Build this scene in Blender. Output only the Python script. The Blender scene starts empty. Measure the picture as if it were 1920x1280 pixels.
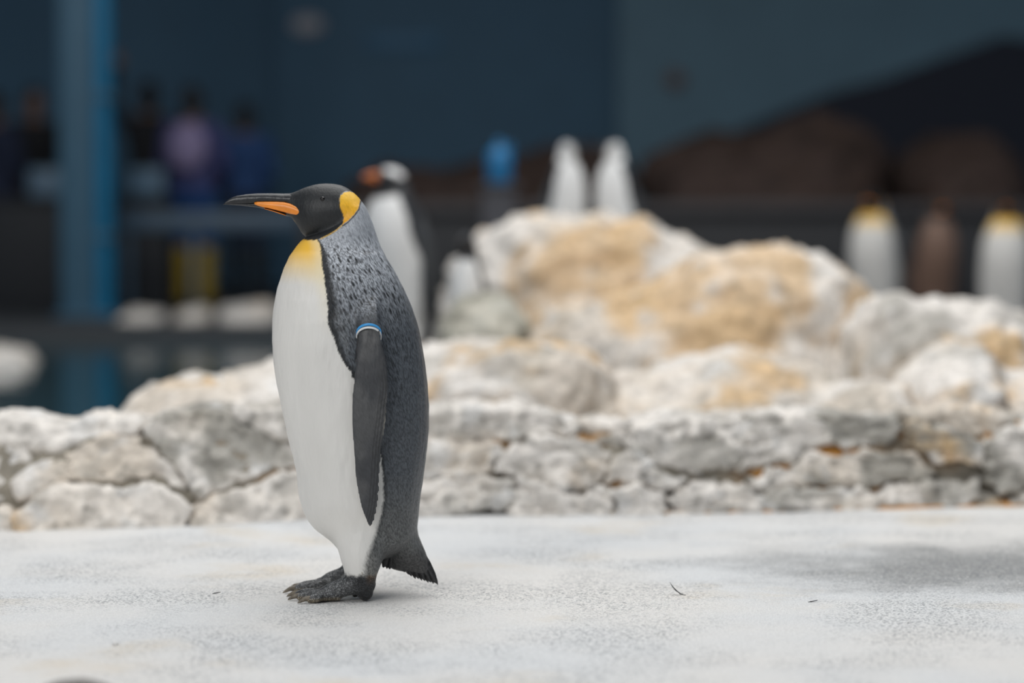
import bpy, bmesh, math, random
import numpy as np
from mathutils import Vector, Matrix

random.seed(7)
rng = np.random.default_rng(7)
scene = bpy.context.scene
COL = scene.collection

# ------------------------------------------------------------------ camera
FPX, CAM_Z, PITCH = 4650.0, 0.80, math.atan(266 / 4650.0)
cam_d = bpy.data.cameras.new('camera'); cam = bpy.data.objects.new('camera', cam_d); COL.objects.link(cam)
cam.location = (0, 0, CAM_Z); cam.rotation_euler = (math.pi / 2 - PITCH, 0, 0)
cam_d.sensor_width = 36.0; cam_d.lens = FPX / 1920 * 36
cam_d.dof.use_dof = True; cam_d.dof.focus_distance = 4.9; cam_d.dof.aperture_fstop = 1.2
cam_d.clip_end = 200
scene.camera = cam
# ------------------------------------------------------------------ world, lights, exposure
W = bpy.data.worlds.new('world'); scene.world = W; W.use_nodes = True
W.node_tree.nodes['Background'].inputs[0].default_value = (0.62, 0.78, 1.0, 1)
W.node_tree.nodes['Background'].inputs[1].default_value = 0.16
def area(name, loc, target, sx, sy, power, col, spread=180):
    d = bpy.data.lights.new(name, 'AREA'); d.shape = 'RECTANGLE'; d.size = sx; d.size_y = sy
    d.energy = power; d.color = col; d.spread = math.radians(spread)
    o = bpy.data.objects.new(name, d); COL.objects.link(o); o.location = loc
    o.rotation_euler = (Vector(target) - Vector(loc)).to_track_quat('-Z', 'Y').to_euler()
    return o
area('skylight_offscreen', (0.5, 8.5, 7.0), (0.5, 8.5, 0), 7.0, 12.0, 655, (1.0, 0.985, 0.96), 180)
area('visitor_window_offscreen', (-4.5, -3.0, 4.2), (0.3, 6.0, 0.4), 5.0, 3.2, 300, (1.0, 0.985, 0.96), 180)
vs = scene.view_settings
vs.view_transform = 'Standard'; vs.look = 'None'; vs.gamma = 1.0; vs.use_curve_mapping = False; vs.exposure = 0.22

# ------------------------------------------------------------------ helpers
def P(u, v, Y):
    """world point that lies at depth Y and is seen at pixel u, v (1920x1280)"""
    a = (u - 960) / FPX; b = (640 - v) / FPX
    dy = math.cos(PITCH) + b * math.sin(PITCH); dz = -math.sin(PITCH) + b * math.cos(PITCH)
    t = Y / dy
    return (a * t, Y, CAM_Z + dz * t)
def Fl(u, v, z=0.0):
    """world point on the level z seen at pixel u, v"""
    a = (u - 960) / FPX; b = (640 - v) / FPX
    dy = math.cos(PITCH) + b * math.sin(PITCH); dz = -math.sin(PITCH) + b * math.cos(PITCH)
    t = (z - CAM_Z) / dz
    return (a * t, dy * t, z)

_perm = np.arange(256); np.random.RandomState(3).shuffle(_perm); _perm = np.concatenate([_perm, _perm, _perm])
_grad = np.random.RandomState(5).normal(size=(256, 3)); _grad /= np.linalg.norm(_grad, axis=1)[:, None]
def perlin(p):
    p = np.asarray(p, float); i = np.floor(p).astype(int); f = p - i; i &= 255
    w = f * f * f * (f * (f * 6 - 15) + 10)
    out = 0
    for dx in (0, 1):
        for dy in (0, 1):
            for dz in (0, 1):
                h = _perm[_perm[_perm[(i[:, 0] + dx) & 255] + ((i[:, 1] + dy) & 255)] + ((i[:, 2] + dz) & 255)]
                g = _grad[h]
                d = g[:, 0] * (f[:, 0] - dx) + g[:, 1] * (f[:, 1] - dy) + g[:, 2] * (f[:, 2] - dz)
                ww = (w[:, 0] if dx else 1 - w[:, 0]) * (w[:, 1] if dy else 1 - w[:, 1]) * (w[:, 2] if dz else 1 - w[:, 2])
                out = out + d * ww
    return out * 1.6
def fbm(p, oct=4, lac=2.03, gain=0.5):
    a = 1.0; s = 0
    p = np.array(p, float)
    for k in range(oct):
        s = s + a * perlin(p + 17.3 * k); p = p * lac; a *= gain
    return s
def sstep(a, b, x):
    t = np.clip((x - a) / (b - a), 0, 1); return t * t * (3 - 2 * t)
def mixc(c0, c1, t):
    t = np.asarray(t)[:, None]; return c0 * (1 - t) + np.asarray(c1) * t

class MB:
    """collects verts and faces"""
    def __init__(s): s.v = []; s.f = []
    def add(s, vs, fs):
        o = len(s.v); s.v += [tuple(map(float, q)) for q in vs]; s.f += [tuple(i + o for i in f) for f in fs]; return s
    def loft(s, rings):
        o = len(s.v); n = len(rings[0]); m = len(rings)
        for r in rings: s.v += [tuple(map(float, q)) for q in r]
        for k in range(m - 1):
            for j in range(n):
                a = o + k * n + j; b = o + k * n + (j + 1) % n
                s.f.append((a, b, b + n, a + n))
        s.f.append(tuple(o + j for j in range(n))[::-1]); s.f.append(tuple(o + (m - 1) * n + j for j in range(n)))
        return s
    def tube(s, pts, rad, n=12, flat=1.0):
        """round tube with round ends; rad a number or a list; flat squashes in z"""
        pts = [Vector(p) for p in pts]
        if not hasattr(rad, '__len__'): rad = [rad] * len(pts)
        P2, R2 = [], []
        d0 = (pts[1] - pts[0]).normalized(); d1 = (pts[-1] - pts[-2]).normalized()
        for a in (80, 55, 28): P2.append(pts[0] - d0 * rad[0] * math.sin(math.radians(a))); R2.append(rad[0] * math.cos(math.radians(a)))
        P2 += pts; R2 += list(rad)
        for a in (28, 55, 80): P2.append(pts[-1] + d1 * rad[-1] * math.sin(math.radians(a))); R2.append(rad[-1] * math.cos(math.radians(a)))
        rings = []
        ref = Vector((0, 0, 1)) if abs(d0.z) < .9 else Vector((0, 1, 0))
        for k, p in enumerate(P2):
            t = (P2[min(k + 1, len(P2) - 1)] - P2[max(k - 1, 0)]).normalized()
            x = t.cross(ref).normalized(); y = x.cross(t).normalized()
            rings.append([p + x * R2[k] * math.cos(2 * math.pi * j / n) + y * R2[k] * flat * math.sin(2 * math.pi * j / n) for j in range(n)])
        return s.loft(rings)
    def ball(s, c, r, n=16, m=10):
        rx, ry, rz = r if hasattr(r, '__len__') else (r, r, r)
        rings = []
        for k in range(m + 1):
            th = math.pi * (0.03 + 0.94 * k / m)
            rings.append([(c[0] + rx * math.sin(th) * math.cos(2 * math.pi * j / n), c[1] + ry * math.sin(th) * math.sin(2 * math.pi * j / n), c[2] - rz * math.cos(th)) for j in range(n)])
        return s.loft(rings)
    def box(s, a, b, bev=0.0):
        (x0, y0, z0), (x1, y1, z1) = a, b
        if bev <= 0:
            return s.add([(x0, y0, z0), (x1, y0, z0), (x1, y1, z0), (x0, y1, z0), (x0, y0, z1), (x1, y0, z1), (x1, y1, z1), (x0, y1, z1)],
                         [(0, 3, 2, 1), (4, 5, 6, 7), (0, 1, 5, 4), (1, 2, 6, 5), (2, 3, 7, 6), (3, 0, 4, 7)])
        bm = bmesh.new(); bmesh.ops.create_cube(bm, size=1)
        for v in bm.verts: v.co = ((x0 + x1) / 2 + v.co.x * (x1 - x0), (y0 + y1) / 2 + v.co.y * (y1 - y0), (z0 + z1) / 2 + v.co.z * (z1 - z0))
        bmesh.ops.bevel(bm, geom=bm.edges[:], offset=bev, segments=3, affect='EDGES', profile=0.5)
        bm.verts.index_update(); s.add([v.co[:] for v in bm.verts], [[v.index for v in f.verts] for f in bm.faces]); bm.free(); return s
    def mesh(s, name, smooth=True):
        me = bpy.data.meshes.new(name); me.from_pydata(s.v, [], s.f); me.update()
        if smooth: me.polygons.foreach_set('use_smooth', [True] * len(me.polygons))
        return me
def remesh(mb, name, voxel, smooth=2):
    me = mb.mesh(name + '_src'); ob = bpy.data.objects.new('tmp', me); COL.objects.link(ob)
    m = ob.modifiers.new('r', 'REMESH'); m.mode = 'VOXEL'; m.voxel_size = voxel; m.use_smooth_shade = True
    if smooth:
        m2 = ob.modifiers.new('s', 'SMOOTH'); m2.factor = 0.5; m2.iterations = smooth
    dg = bpy.context.evaluated_depsgraph_get(); dg.update()
    out = bpy.data.meshes.new_from_object(ob.evaluated_get(dg)); out.name = name
    bpy.data.objects.remove(ob); bpy.data.meshes.remove(me)
    out.polygons.foreach_set('use_smooth', [True] * len(out.polygons))
    return out
def relax(me, mask, it=20):
    p = verts(me); e = np.empty(len(me.edges) * 2, int); me.edges.foreach_get('vertices', e); e = e.reshape(-1, 2)
    cnt = np.bincount(e.ravel(), minlength=len(p)).astype(float)[:, None]
    w = np.asarray(mask, float)[:, None]
    for _ in range(it):
        q = np.stack([np.bincount(e[:, 0], p[e[:, 1], k], len(p)) + np.bincount(e[:, 1], p[e[:, 0], k], len(p)) for k in range(3)], 1) / cnt
        p = p + (q - p) * w * .6
    set_verts(me, p)
def verts(me):
    a = np.empty(len(me.vertices) * 3); me.vertices.foreach_get('co', a); return a.reshape(-1, 3)
def normals(me):
    a = np.empty(len(me.vertices) * 3); me.vertices.foreach_get('normal', a); return a.reshape(-1, 3)
def set_verts(me, a): me.vertices.foreach_set('co', a.ravel()); me.update()
def set_col(me, name, rgb):
    c = np.ones((len(rgb), 4)); c[:, :3] = rgb
    at = me.color_attributes.new(name, 'FLOAT_COLOR', 'POINT'); at.data.foreach_set('color', c.ravel())
def set_f(me, name, x):
    at = me.attributes.new(name, 'FLOAT', 'POINT'); at.data.foreach_set('value', np.asarray(x, float))
def obj(name, me, mat=None, parent=None, loc=None):
    o = bpy.data.objects.new(name, me); COL.objects.link(o)
    if mat is not None and me is not None and not me.materials: me.materials.append(mat)
    if parent: o.parent = parent
    if loc: o.location = loc
    return o
def tag(o, label=None, cat=None, group=None, kind=None):
    if label: o['label'] = label
    if cat: o['category'] = cat
    if group: o['group'] = group
    if kind: o['kind'] = kind
    return o
def empty(name, loc, rz=0):
    o = bpy.data.objects.new(name, None); COL.objects.link(o); o.location = loc; o.rotation_euler = (0, 0, rz); o.empty_display_size = .1; return o
def copy_tree(o, parent=None):
    kids = [c for c in o.children]
    c = o.copy(); COL.objects.link(c); c.parent = parent
    for k in kids: copy_tree(k, c)
    return c
def inpoly(u, v, poly):
    poly = np.array(poly, float); r = np.zeros(len(u), bool); j = len(poly) - 1
    for i in range(len(poly)):
        (x1, y1), (x2, y2) = poly[i], poly[j]
        c = ((y1 > v) != (y2 > v)) & (u < (x2 - x1) * (v - y1) / (y2 - y1 + 1e-12) + x1)
        r ^= c; j = i
    return r
def segdist(u, v, pts, closed=False):
    pts = np.array(pts, float); d = np.full(len(u), 1e9)
    rngk = range(len(pts)) if closed else range(len(pts) - 1)
    for k in rngk:
        a, b = pts[k], pts[(k + 1) % len(pts)]
        ab = b - a; t = np.clip(((u - a[0]) * ab[0] + (v - a[1]) * ab[1]) / (ab @ ab + 1e-12), 0, 1)
        d = np.minimum(d, np.hypot(u - a[0] - t * ab[0], v - a[1] - t * ab[1]))
    return d
def spoly(u, v, poly):
    d = segdist(u, v, poly, True); return np.where(inpoly(u, v, poly), d, -d)

# ------------------------------------------------------------------ materials
def new_mat(name):
    m = bpy.data.materials.new(name); m.use_nodes = True; nt = m.node_tree
    return m, nt, nt.nodes['Principled BSDF']
def N(nt, t, **kw):
    n = nt.nodes.new(t)
    for k, x in kw.items(): setattr(n, k, x)
    return n
def plain(name, col, rough=0.6, noise=0.15, scale=20, bump=0.1, metal=0.0, spec=0.5):
    m, nt, b = new_mat(name)
    tc = N(nt, 'ShaderNodeTexCoord'); no = N(nt, 'ShaderNodeTexNoise'); no.inputs['Scale'].default_value = scale; no.inputs['Detail'].default_value = 5
    nt.links.new(tc.outputs['Object'], no.inputs['Vector'])
    mr = N(nt, 'ShaderNodeMapRange'); mr.inputs[1].default_value = .3; mr.inputs[2].default_value = .7; mr.inputs[3].default_value = 1 - noise; mr.inputs[4].default_value = 1 + noise
    nt.links.new(no.outputs['Fac'], mr.inputs[0])
    mx = N(nt, 'ShaderNodeVectorMath', operation='SCALE'); mx.inputs[0].default_value = col
    nt.links.new(mr.outputs[0], mx.inputs['Scale']); nt.links.new(mx.outputs[0], b.inputs['Base Color'])
    b.inputs['Roughness'].default_value = rough; b.inputs['Metallic'].default_value = metal; b.inputs['Specular IOR Level'].default_value = spec
    if bump:
        bp = N(nt, 'ShaderNodeBump'); bp.inputs['Strength'].default_value = bump; bp.inputs['Distance'].default_value = .01
        nt.links.new(no.outputs['Fac'], bp.inputs['Height']); nt.links.new(bp.outputs[0], b.inputs['Normal'])
    return m

def rock_material():
    m, nt, b = new_mat('painted_rockwork'); L = nt.links.new
    tc = N(nt, 'ShaderNodeTexCoord'); at = N(nt, 'ShaderNodeAttribute', attribute_name='Col')
    n1 = N(nt, 'ShaderNodeTexNoise'); n1.inputs['Scale'].default_value = 26; n1.inputs['Detail'].default_value = 7; n1.inputs['Roughness'].default_value = .68
    n2 = N(nt, 'ShaderNodeTexVoronoi'); n2.inputs['Scale'].default_value = 60
    L(tc.outputs['Object'], n1.inputs['Vector']); L(tc.outputs['Object'], n2.inputs['Vector'])
    mr = N(nt, 'ShaderNodeMapRange'); mr.inputs[1].default_value = .3; mr.inputs[2].default_value = .66; mr.inputs[3].default_value = .66; mr.inputs[4].default_value = 1.12
    L(n1.outputs['Fac'], mr.inputs[0])
    sc = N(nt, 'ShaderNodeVectorMath', operation='SCALE'); L(at.outputs['Color'], sc.inputs[0]); L(mr.outputs[0], sc.inputs['Scale'])
    L(sc.outputs[0], b.inputs['Base Color']); b.inputs['Roughness'].default_value = .8; b.inputs['Specular IOR Level'].default_value = .3
    ad = N(nt, 'ShaderNodeMath', operation='MULTIPLY_ADD'); ad.inputs[1].default_value = .25
    L(n2.outputs['Distance'], ad.inputs[0]); L(n1.outputs['Fac'], ad.inputs[2])
    bp = N(nt, 'ShaderNodeBump'); bp.inputs['Strength'].default_value = .6; bp.inputs['Distance'].default_value = .012
    L(ad.outputs[0], bp.inputs['Height']); L(bp.outputs[0], b.inputs['Normal'])
    return m
ROCK = rock_material()

def floor_material():
    m, nt, b = new_mat('worn_concrete'); L = nt.links.new
    tc = N(nt, 'ShaderNodeTexCoord')
    def noise(scale, det=4, rough=.55, vec=None):
        n = N(nt, 'ShaderNodeTexNoise'); n.inputs['Scale'].default_value = scale; n.inputs['Detail'].default_value = det; n.inputs['Roughness'].default_value = rough
        L(vec if vec else tc.outputs['Object'], n.inputs['Vector']); return n.outputs['Fac']
    def ramp(x, a, b_, c, d):
        r = N(nt, 'ShaderNodeMapRange'); r.interpolation_type = 'SMOOTHSTEP'
        for k, q in enumerate((a, b_, c, d)): r.inputs[1 + k].default_value = q
        L(x, r.inputs[0]); return r.outputs[0]
    def mix(f, c0, c1):
        x = N(nt, 'ShaderNodeMix', data_type='RGBA')
        L(f, x.inputs[0])
        for k, c in ((6, c0), (7, c1)):
            if isinstance(c, tuple): x.inputs[k].default_value = (*c, 1)
            else: L(c, x.inputs[k])
        return x.outputs[2]
    def math_(op, a, b_):
        x = N(nt, 'ShaderNodeMath', operation=op)
        for k, q in enumerate((a, b_)):
            if isinstance(q, (int, float)): x.inputs[k].default_value = q
            else: L(q, x.inputs[k])
        return x.outputs[0]
    blue = ramp(noise(1.1, 3), .38, .62, 0, 1)
    c = mix(blue, (.75, .73, .70), (.69, .70, .705))
    tan = ramp(noise(2.3, 4), .56, .72, 0, .55)
    c = mix(tan, c, (.66, .56, .42))
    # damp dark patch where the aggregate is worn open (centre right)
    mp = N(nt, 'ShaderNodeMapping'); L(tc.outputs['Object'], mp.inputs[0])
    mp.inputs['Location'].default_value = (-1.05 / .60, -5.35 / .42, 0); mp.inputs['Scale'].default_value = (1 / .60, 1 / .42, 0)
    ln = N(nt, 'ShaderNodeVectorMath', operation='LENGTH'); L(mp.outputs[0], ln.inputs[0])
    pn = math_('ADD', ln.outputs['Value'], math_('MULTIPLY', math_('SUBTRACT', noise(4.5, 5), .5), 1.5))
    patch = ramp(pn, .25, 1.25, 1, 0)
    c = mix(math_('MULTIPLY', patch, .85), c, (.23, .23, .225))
    # grains
    v = N(nt, 'ShaderNodeTexVoronoi'); v.inputs['Scale'].default_value = 260; L(tc.outputs['Object'], v.inputs['Vector'])
    sep = N(nt, 'ShaderNodeSeparateColor'); L(v.outputs['Color'], sep.inputs[0])
    gm = ramp(noise(3.1, 4), .40, .62, .12, .85)
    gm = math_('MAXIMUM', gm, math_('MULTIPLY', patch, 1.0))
    dark = math_('MULTIPLY', ramp(sep.outputs[0], .58, .78, 0, 1), gm)
    c = mix(math_('MULTIPLY', dark, .78), c, (.16, .175, .19))
    lite = math_('MULTIPLY', ramp(sep.outputs[1], .84, .92, 0, 1), .5)
    c = mix(lite, c, (.82, .82, .80))
    fine = noise(420, 2)
    fr = ramp(fine, .3, .7, .86, 1.1)
    sc = N(nt, 'ShaderNodeVectorMath', operation='SCALE'); L(c, sc.inputs[0]); L(fr, sc.inputs['Scale'])
    L(sc.outputs[0], b.inputs['Base Color'])
    b.inputs['Roughness'].default_value = .55; b.inputs['Specular IOR Level'].default_value = .35
    h = math_('ADD', math_('MULTIPLY', v.outputs['Distance'], 1.0), math_('MULTIPLY', noise(60, 4), .8))
    bp = N(nt, 'ShaderNodeBump'); bp.inputs['Strength'].default_value = .45; bp.inputs['Distance'].default_value = .003
    L(h, bp.inputs['Height']); L(bp.outputs[0], b.inputs['Normal'])
    return m
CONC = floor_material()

# ------------------------------------------------------------------ the setting: floor, pool, walls
POOL = (-9.0, -0.25, 7.15, 15.9)
def rects_mesh(name, rects, z, t=0.7):
    mb = MB()
    for (x0, x1, y0, y1) in rects: mb.box((x0, y0, z - t), (x1, y1, z))
    return mb.mesh(name, False)
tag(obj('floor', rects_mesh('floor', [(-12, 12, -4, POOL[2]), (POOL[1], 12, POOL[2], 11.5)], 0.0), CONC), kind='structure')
tag(obj('floor_back', rects_mesh('floor_back', [(POOL[1], 12, 11.5, POOL[3]), (-12, POOL[0], POOL[2], POOL[3]), (-12, 12, POOL[3], 26)], 0.0), plain('dark_back_floor', (.045, .05, .055), .5)), kind='structure')  # back floor in one even dark grey colour
mb = MB().box((POOL[0], POOL[2], -.69), (POOL[1], POOL[3], -.62))
tag(obj('pool_floor', mb.mesh('pool_floor', False), plain('pool_paint', (.03, .075, .085), .7)), kind='structure')
def water_material():
    m, nt, b = new_mat('pool_water'); L = nt.links.new
    b.inputs['Base Color'].default_value = (.014, .050, .066, 1); b.inputs['Roughness'].default_value = .05; b.inputs['IOR'].default_value = 1.33
    b.inputs['Transmission Weight'].default_value = 0.0
    tc = N(nt, 'ShaderNodeTexCoord'); n = N(nt, 'ShaderNodeTexNoise'); n.inputs['Scale'].default_value = 3.5; n.inputs['Detail'].default_value = 3
    L(tc.outputs['Object'], n.inputs['Vector'])
    bp = N(nt, 'ShaderNodeBump'); bp.inputs['Strength'].default_value = .35; bp.inputs['Distance'].default_value = .02
    L(n.outputs['Fac'], bp.inputs['Height']); L(bp.outputs[0], b.inputs['Normal'])
    return m
mb = MB().box((POOL[0], POOL[2], -.115), (POOL[1], POOL[3], -.10))
tag(obj('pool_water', mb.mesh('pool_water', False), water_material()), 'still dark teal pool water behind the pale rock ledge', 'water', kind='stuff')

WALL_D = plain('wall_paint_deep_blue', (.052, .142, .228), .6, .06, 3, .02)
WALL_L = plain('wall_paint_pale_blue', (.125, .235, .305), .6, .06, 3, .02)
xc0 = P(520, 300, 23.2)[0]; xc1 = P(1158, 300, 22.8)[0]
def wallbox(name, x0, x1, y0, y1, mat, h=5.5):
    return tag(obj(name, MB().box((x0, y0, 0), (x1, y1, h)).mesh(name, False), mat), kind='structure')
wallbox('wall_back', xc0, xc1 + .02, 23.2, 23.5, WALL_D)
wallbox('wall_back_left', -12, xc0, 23.6, 23.9, WALL_D)
wallbox('wall_back_right', xc1, 12, 22.8, 23.1, WALL_L)
# ceiling strip over the far, darker part of the hall (the front part is under the skylight)
tag(obj('ceiling', MB().box((-12, 14.5, 5.5), (12, 24, 5.7)).mesh('ceiling', False), plain('ceiling_paint', (.10, .12, .14), .8)), kind='structure')

# ------------------------------------------------------------------ rocks
C_W = np.array((.87, .82, .76)); C_G = np.array((.33, .315, .275)); C_T = np.array((.68, .57, .44)); C_O = np.array((.66, .38, .10)); C_D = np.array((.20, .185, .155))
def rock_color(p, n, seed, ochre=0.3, grey=0.3, dark=0.0, tint=None):
    q = p + seed * 3.7
    base = np.tile(C_W, (len(p), 1))
    base = mixc(base, C_T, sstep(-.1, .55, fbm(q * 2.1, 3)) * .55)
    base = mixc(base, C_G, sstep(.25 - grey, .75 - grey, fbm(q * 5.0 + 9, 5)) * (.35 + .65 * grey))
    base = mixc(base, C_O, sstep(.75 - ochre * 1.1, 1.25 - ochre * 1.1, fbm(q * np.array((3.0, 3.0, 1.6)) + 31, 4) + .15) * .6)
    sp = fbm(q * 28 + 5, 3); sp2 = fbm(q * np.array((11, 11, 20)) + 71, 4)
    base = mixc(base, C_D, sstep(.40, .75, sp) * .5)
    base = mixc(base, C_D, sstep(.35, .8, sp2 + .35 * grey) * (.25 + .6 * grey))
    base = mixc(base, np.array((.80, .79, .77)), sstep(.3, .7, fbm(q * 9 + 50, 3)) * .6)
    if dark: base = base * (1 - dark)
    if tint is not None: base = base * np.array(tint)
    return base
def rough(me, seed, amp, s=3.0, strata=0.0, sk=18.0, crag=0.0):
    p = verts(me); n = normals(me); q = p + seed * 5.1
    d = amp * fbm(q * s, 4) + amp * .45 * (1 - 2 * np.abs(perlin(q * s * 2.2 + 40))) + amp * .22 * fbm(q * s * 7, 3)
    if crag:
        w = q + .05 * np.stack([fbm(q * 6 + k, 2) for k in (1, 21, 41)], 1)
        a_ = np.abs(perlin(w * np.array((9, 9, 13)))); b_ = np.abs(perlin(w * np.array((21, 21, 27)) + 11))
        d = d + crag * (np.minimum(a_ * 3.2, 1) - .75) + crag * .45 * (np.minimum(b_ * 3, 1) - .7)
    if strata:
        ph = p[:, 2] * sk + 1.6 * fbm(q * 1.7, 3)
        d = d + strata * ((ph % 1.0) - .5) * (1 - .8 * np.abs(n[:, 2]))
    set_verts(me, p + n * d[:, None])
    return me
def poly_rings(poly, layers, yfun, centre=None):
    """poly: pixel outline, layers: (extra depth, scale) -> world rings"""
    pts = np.array(poly, float)
    # resample the outline
    seg = np.linalg.norm(np.roll(pts, -1, 0) - pts, axis=1); cum = np.concatenate([[0], np.cumsum(seg)])
    nn = max(24, len(poly) * 2); tt = np.linspace(0, cum[-1], nn, endpoint=False)
    cl = np.vstack([pts, pts[:1]]); pts = np.stack([np.interp(tt, cum, cl[:, 0]), np.interp(tt, cum, cl[:, 1])], 1)
    W0 = np.array([P(u, v, yfun(u, v)) for u, v in pts])
    c = W0.mean(0) if centre is None else np.array(centre)
    rings = []
    for dy, sc in layers:
        R = W0.copy(); R[:, 0] = c[0] + (W0[:, 0] - c[0]) * sc; R[:, 2] = c[2] + (W0[:, 2] - c[2]) * sc
        R[:, 1] = W0[:, 1] + dy
        rings.append(R)
    return rings
def stone_mesh(name, poly, layers, yfun, seed, voxel=.011, amp=.012, s=6, strata=0.0, sk=18, sm=3, zmin=None, crag=0.0, **col):
    mb = MB().loft(poly_rings(poly, layers, yfun))
    me = remesh(mb, name, voxel, sm); rough(me, seed, amp, s, strata, sk, crag)
    p = verts(me)
    if zmin is not None: p[:, 2] = np.maximum(p[:, 2], zmin); set_verts(me, p)
    set_col(me, 'Col', rock_color(p, normals(me), seed, **col))
    return me

# front ledge: a cemented run of stones along the back of the floor
def y_base(u): return float(np.interp(u, [-60, 0, 350, 560, 800, 1200, 1600, 1920, 1980], [5.98, 6.0, 6.08, 6.2, 6.28, 6.3, 6.42, 6.5, 6.52]))
def v_base(u): return float(np.interp(u, [-60, 0, 350, 560, 800, 1200, 1600, 1920, 1980], [1003, 1002, 990, 975, 966, 965, 955, 947, 945]))
def y_ledge(u, v): return y_base(u) + max(0, (v_base(u) - v)) / 740 * .55
LEDGE = [
 # poly, proud, ochre, grey
 ([(-50,790),(30,788),(50,797),(85,797),(100,804),(130,800),(150,790),(215,792),(268,788),(258,815),(215,818),(150,830),(100,848),(50,835),(-50,838)], .00, .05, .05),
 ([(60,862),(110,848),(150,833),(215,820),(258,818),(298,850),(342,890),(362,930),(335,918),(310,900),(285,892),(230,905),(185,898),(140,899),(100,909),(60,929),(38,942),(24,900)], .02, .12, .08),
 ([(-50,842),(50,839),(57,862),(20,900),(32,945),(-50,950)], .00, .1, .35),
 ([(268,802),(320,774),(400,768),(432,770),(452,800),(500,811),(545,832),(578,852),(575,866),(555,872),(500,882),(440,906),(395,930),(370,936),(352,890),(312,850),(276,818)], .02, .12, .62),
 ([(436,768),(530,764),(600,775),(600,860),(580,848),(545,828),(500,807),(455,796)], .03, .05, .4),
 ([(36,954),(60,940),(100,920),(140,910),(185,908),(230,915),(260,910),(290,904),(315,914),(340,934),(362,952),(352,992),(300,1000),(200,1006),(100,1008),(40,1006)], .05, .04, .0),
 ([(370,950),(400,940),(445,916),(500,892),(555,882),(610,882),(650,985),(500,992),(400,994),(358,994)], .05, .04, .02),
 ([(-50,956),(30,956),(35,1008),(-50,1010)], .04, .1, .25),
 ([(602,778),(700,772),(700,880),(604,880)], .02, .1, .3),
 ([(612,884),(700,882),(700,975),(650,978)], .03, .1, .1),
 ([(704,774),(800,767),(920,768),(1010,776),(1072,791),(1082,812),(1000,820),(930,820),(860,832),(704,838)], .00, .1, .3),
 ([(704,842),(860,836),(928,825),(942,850),(905,888),(800,897),(704,902)], .02, .1, .02),
 ([(704,906),(800,901),(905,892),(958,905),(962,936),(900,955),(800,970),(704,974)], .04, .12, .1),
 ([(946,846),(1000,826),(1085,818),(1130,830),(1148,850),(1138,880),(1118,902),(1085,916),(1060,921),(1030,911),(1000,894),(970,886),(922,884)], .03, .05, .22),
 ([(972,897),(1000,903),(1030,919),(1060,929),(1090,924),(1125,907),(1148,922),(1148,972),(962,974),(966,936)], .04, .1, .05),
 ([(1154,926),(1168,908),(1205,911),(1238,922),(1238,970),(1156,972)], .05, .12, .15),
 ([(1256,918),(1300,902),(1330,907),(1400,904),(1416,935),(1418,968),(1258,972)], .05, .08, .06),
 ([(1180,800),(1260,786),(1350,790),(1398,782),(1416,802),(1396,858),(1330,886),(1290,889),(1222,868),(1178,848)], .01, .08, .4),
 ([(1404,780),(1500,775),(1560,780),(1640,785),(1686,790),(1688,823),(1640,835),(1560,836),(1500,848),(1440,876),(1345,888),(1402,860)], .01, .12, .66),
 ([(1692,788),(1750,803),(1828,817),(1840,832),(1838,866),(1780,868),(1742,857),(1700,828)], .03, .2, .75),
 ([(1406,897),(1450,884),(1510,855),(1560,847),(1640,847),(1700,852),(1742,869),(1746,897),(1700,903),(1600,906),(1480,912),(1430,927),(1410,927)], .03, .12, .62),
 ([(1422,937),(1480,921),(1600,913),(1700,910),(1755,902),(1808,902),(1828,884),(1836,902),(1812,952),(1700,955),(1600,962),(1450,969),(1424,969)], .05, .22, .5),
 ([(1850,832),(1890,804),(1970,792),(1970,902),(1920,908),(1880,927),(1852,917),(1850,880)], .04, .12, .7),
 ([(1820,945),(1840,910),(1860,928),(1880,937),(1872,956),(1824,956)], .04, .3, .6),
 ([(1890,938),(1970,908),(1970,960),(1886,956)], .05, .25, .45),
 ([(1690,776),(1800,768),(1900,782),(1925,794),(1890,800),(1845,823),(1750,799),(1692,785)], -.04, .2, .15),
 ([(1152,857),(1180,854),(1214,873),(1204,903),(1165,900),(1134,905),(1146,880)], .02, .25, .15),
 ([(1218,877),(1290,894),(1325,894),(1298,898),(1256,913),(1240,918),(1210,904)], .03, .2, .2),
 ([(1086,792),(1178,797),(1174,850),(1152,852),(1134,828),(1090,815)], -.02, .4, .25),
]
# the ledge runs on past the frame on both sides
for k_ in range(4):
    a_, b_ = -56 - 150 * k_, -56 - 150 * (k_ + 1) + 6
    w_ = 14 * math.sin(k_ * 2.3)
    LEDGE.append(([(b_, 792 + w_), (a_, 790), (a_, 872 + w_), (b_, 866)], .01, .1, .2)); LEDGE.append(([(b_, 872), (a_, 878 + w_), (a_, 1010), (b_, 1010)], .04, .1, .1))
    a_, b_ = 1976 + 150 * k_, 1976 + 150 * (k_ + 1) - 6
    LEDGE.append(([(a_, 790), (b_, 792 + w_), (b_, 866), (a_, 872 + w_)], .02, .2, .5)); LEDGE.append(([(a_, 878 + w_), (b_, 872), (b_, 955), (a_, 956)], .05, .2, .4))
ledge = empty('rock_ledge', (0, 6.4, 0)); tag(ledge, 'long low ledge of pale cemented stones along the back of the floor', 'rock ledge')
MPI = Matrix.Translation((0, -6.4, 0))
def ledge_child(name, me):
    me.transform(MPI); return obj(name, me, ROCK, ledge)
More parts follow.
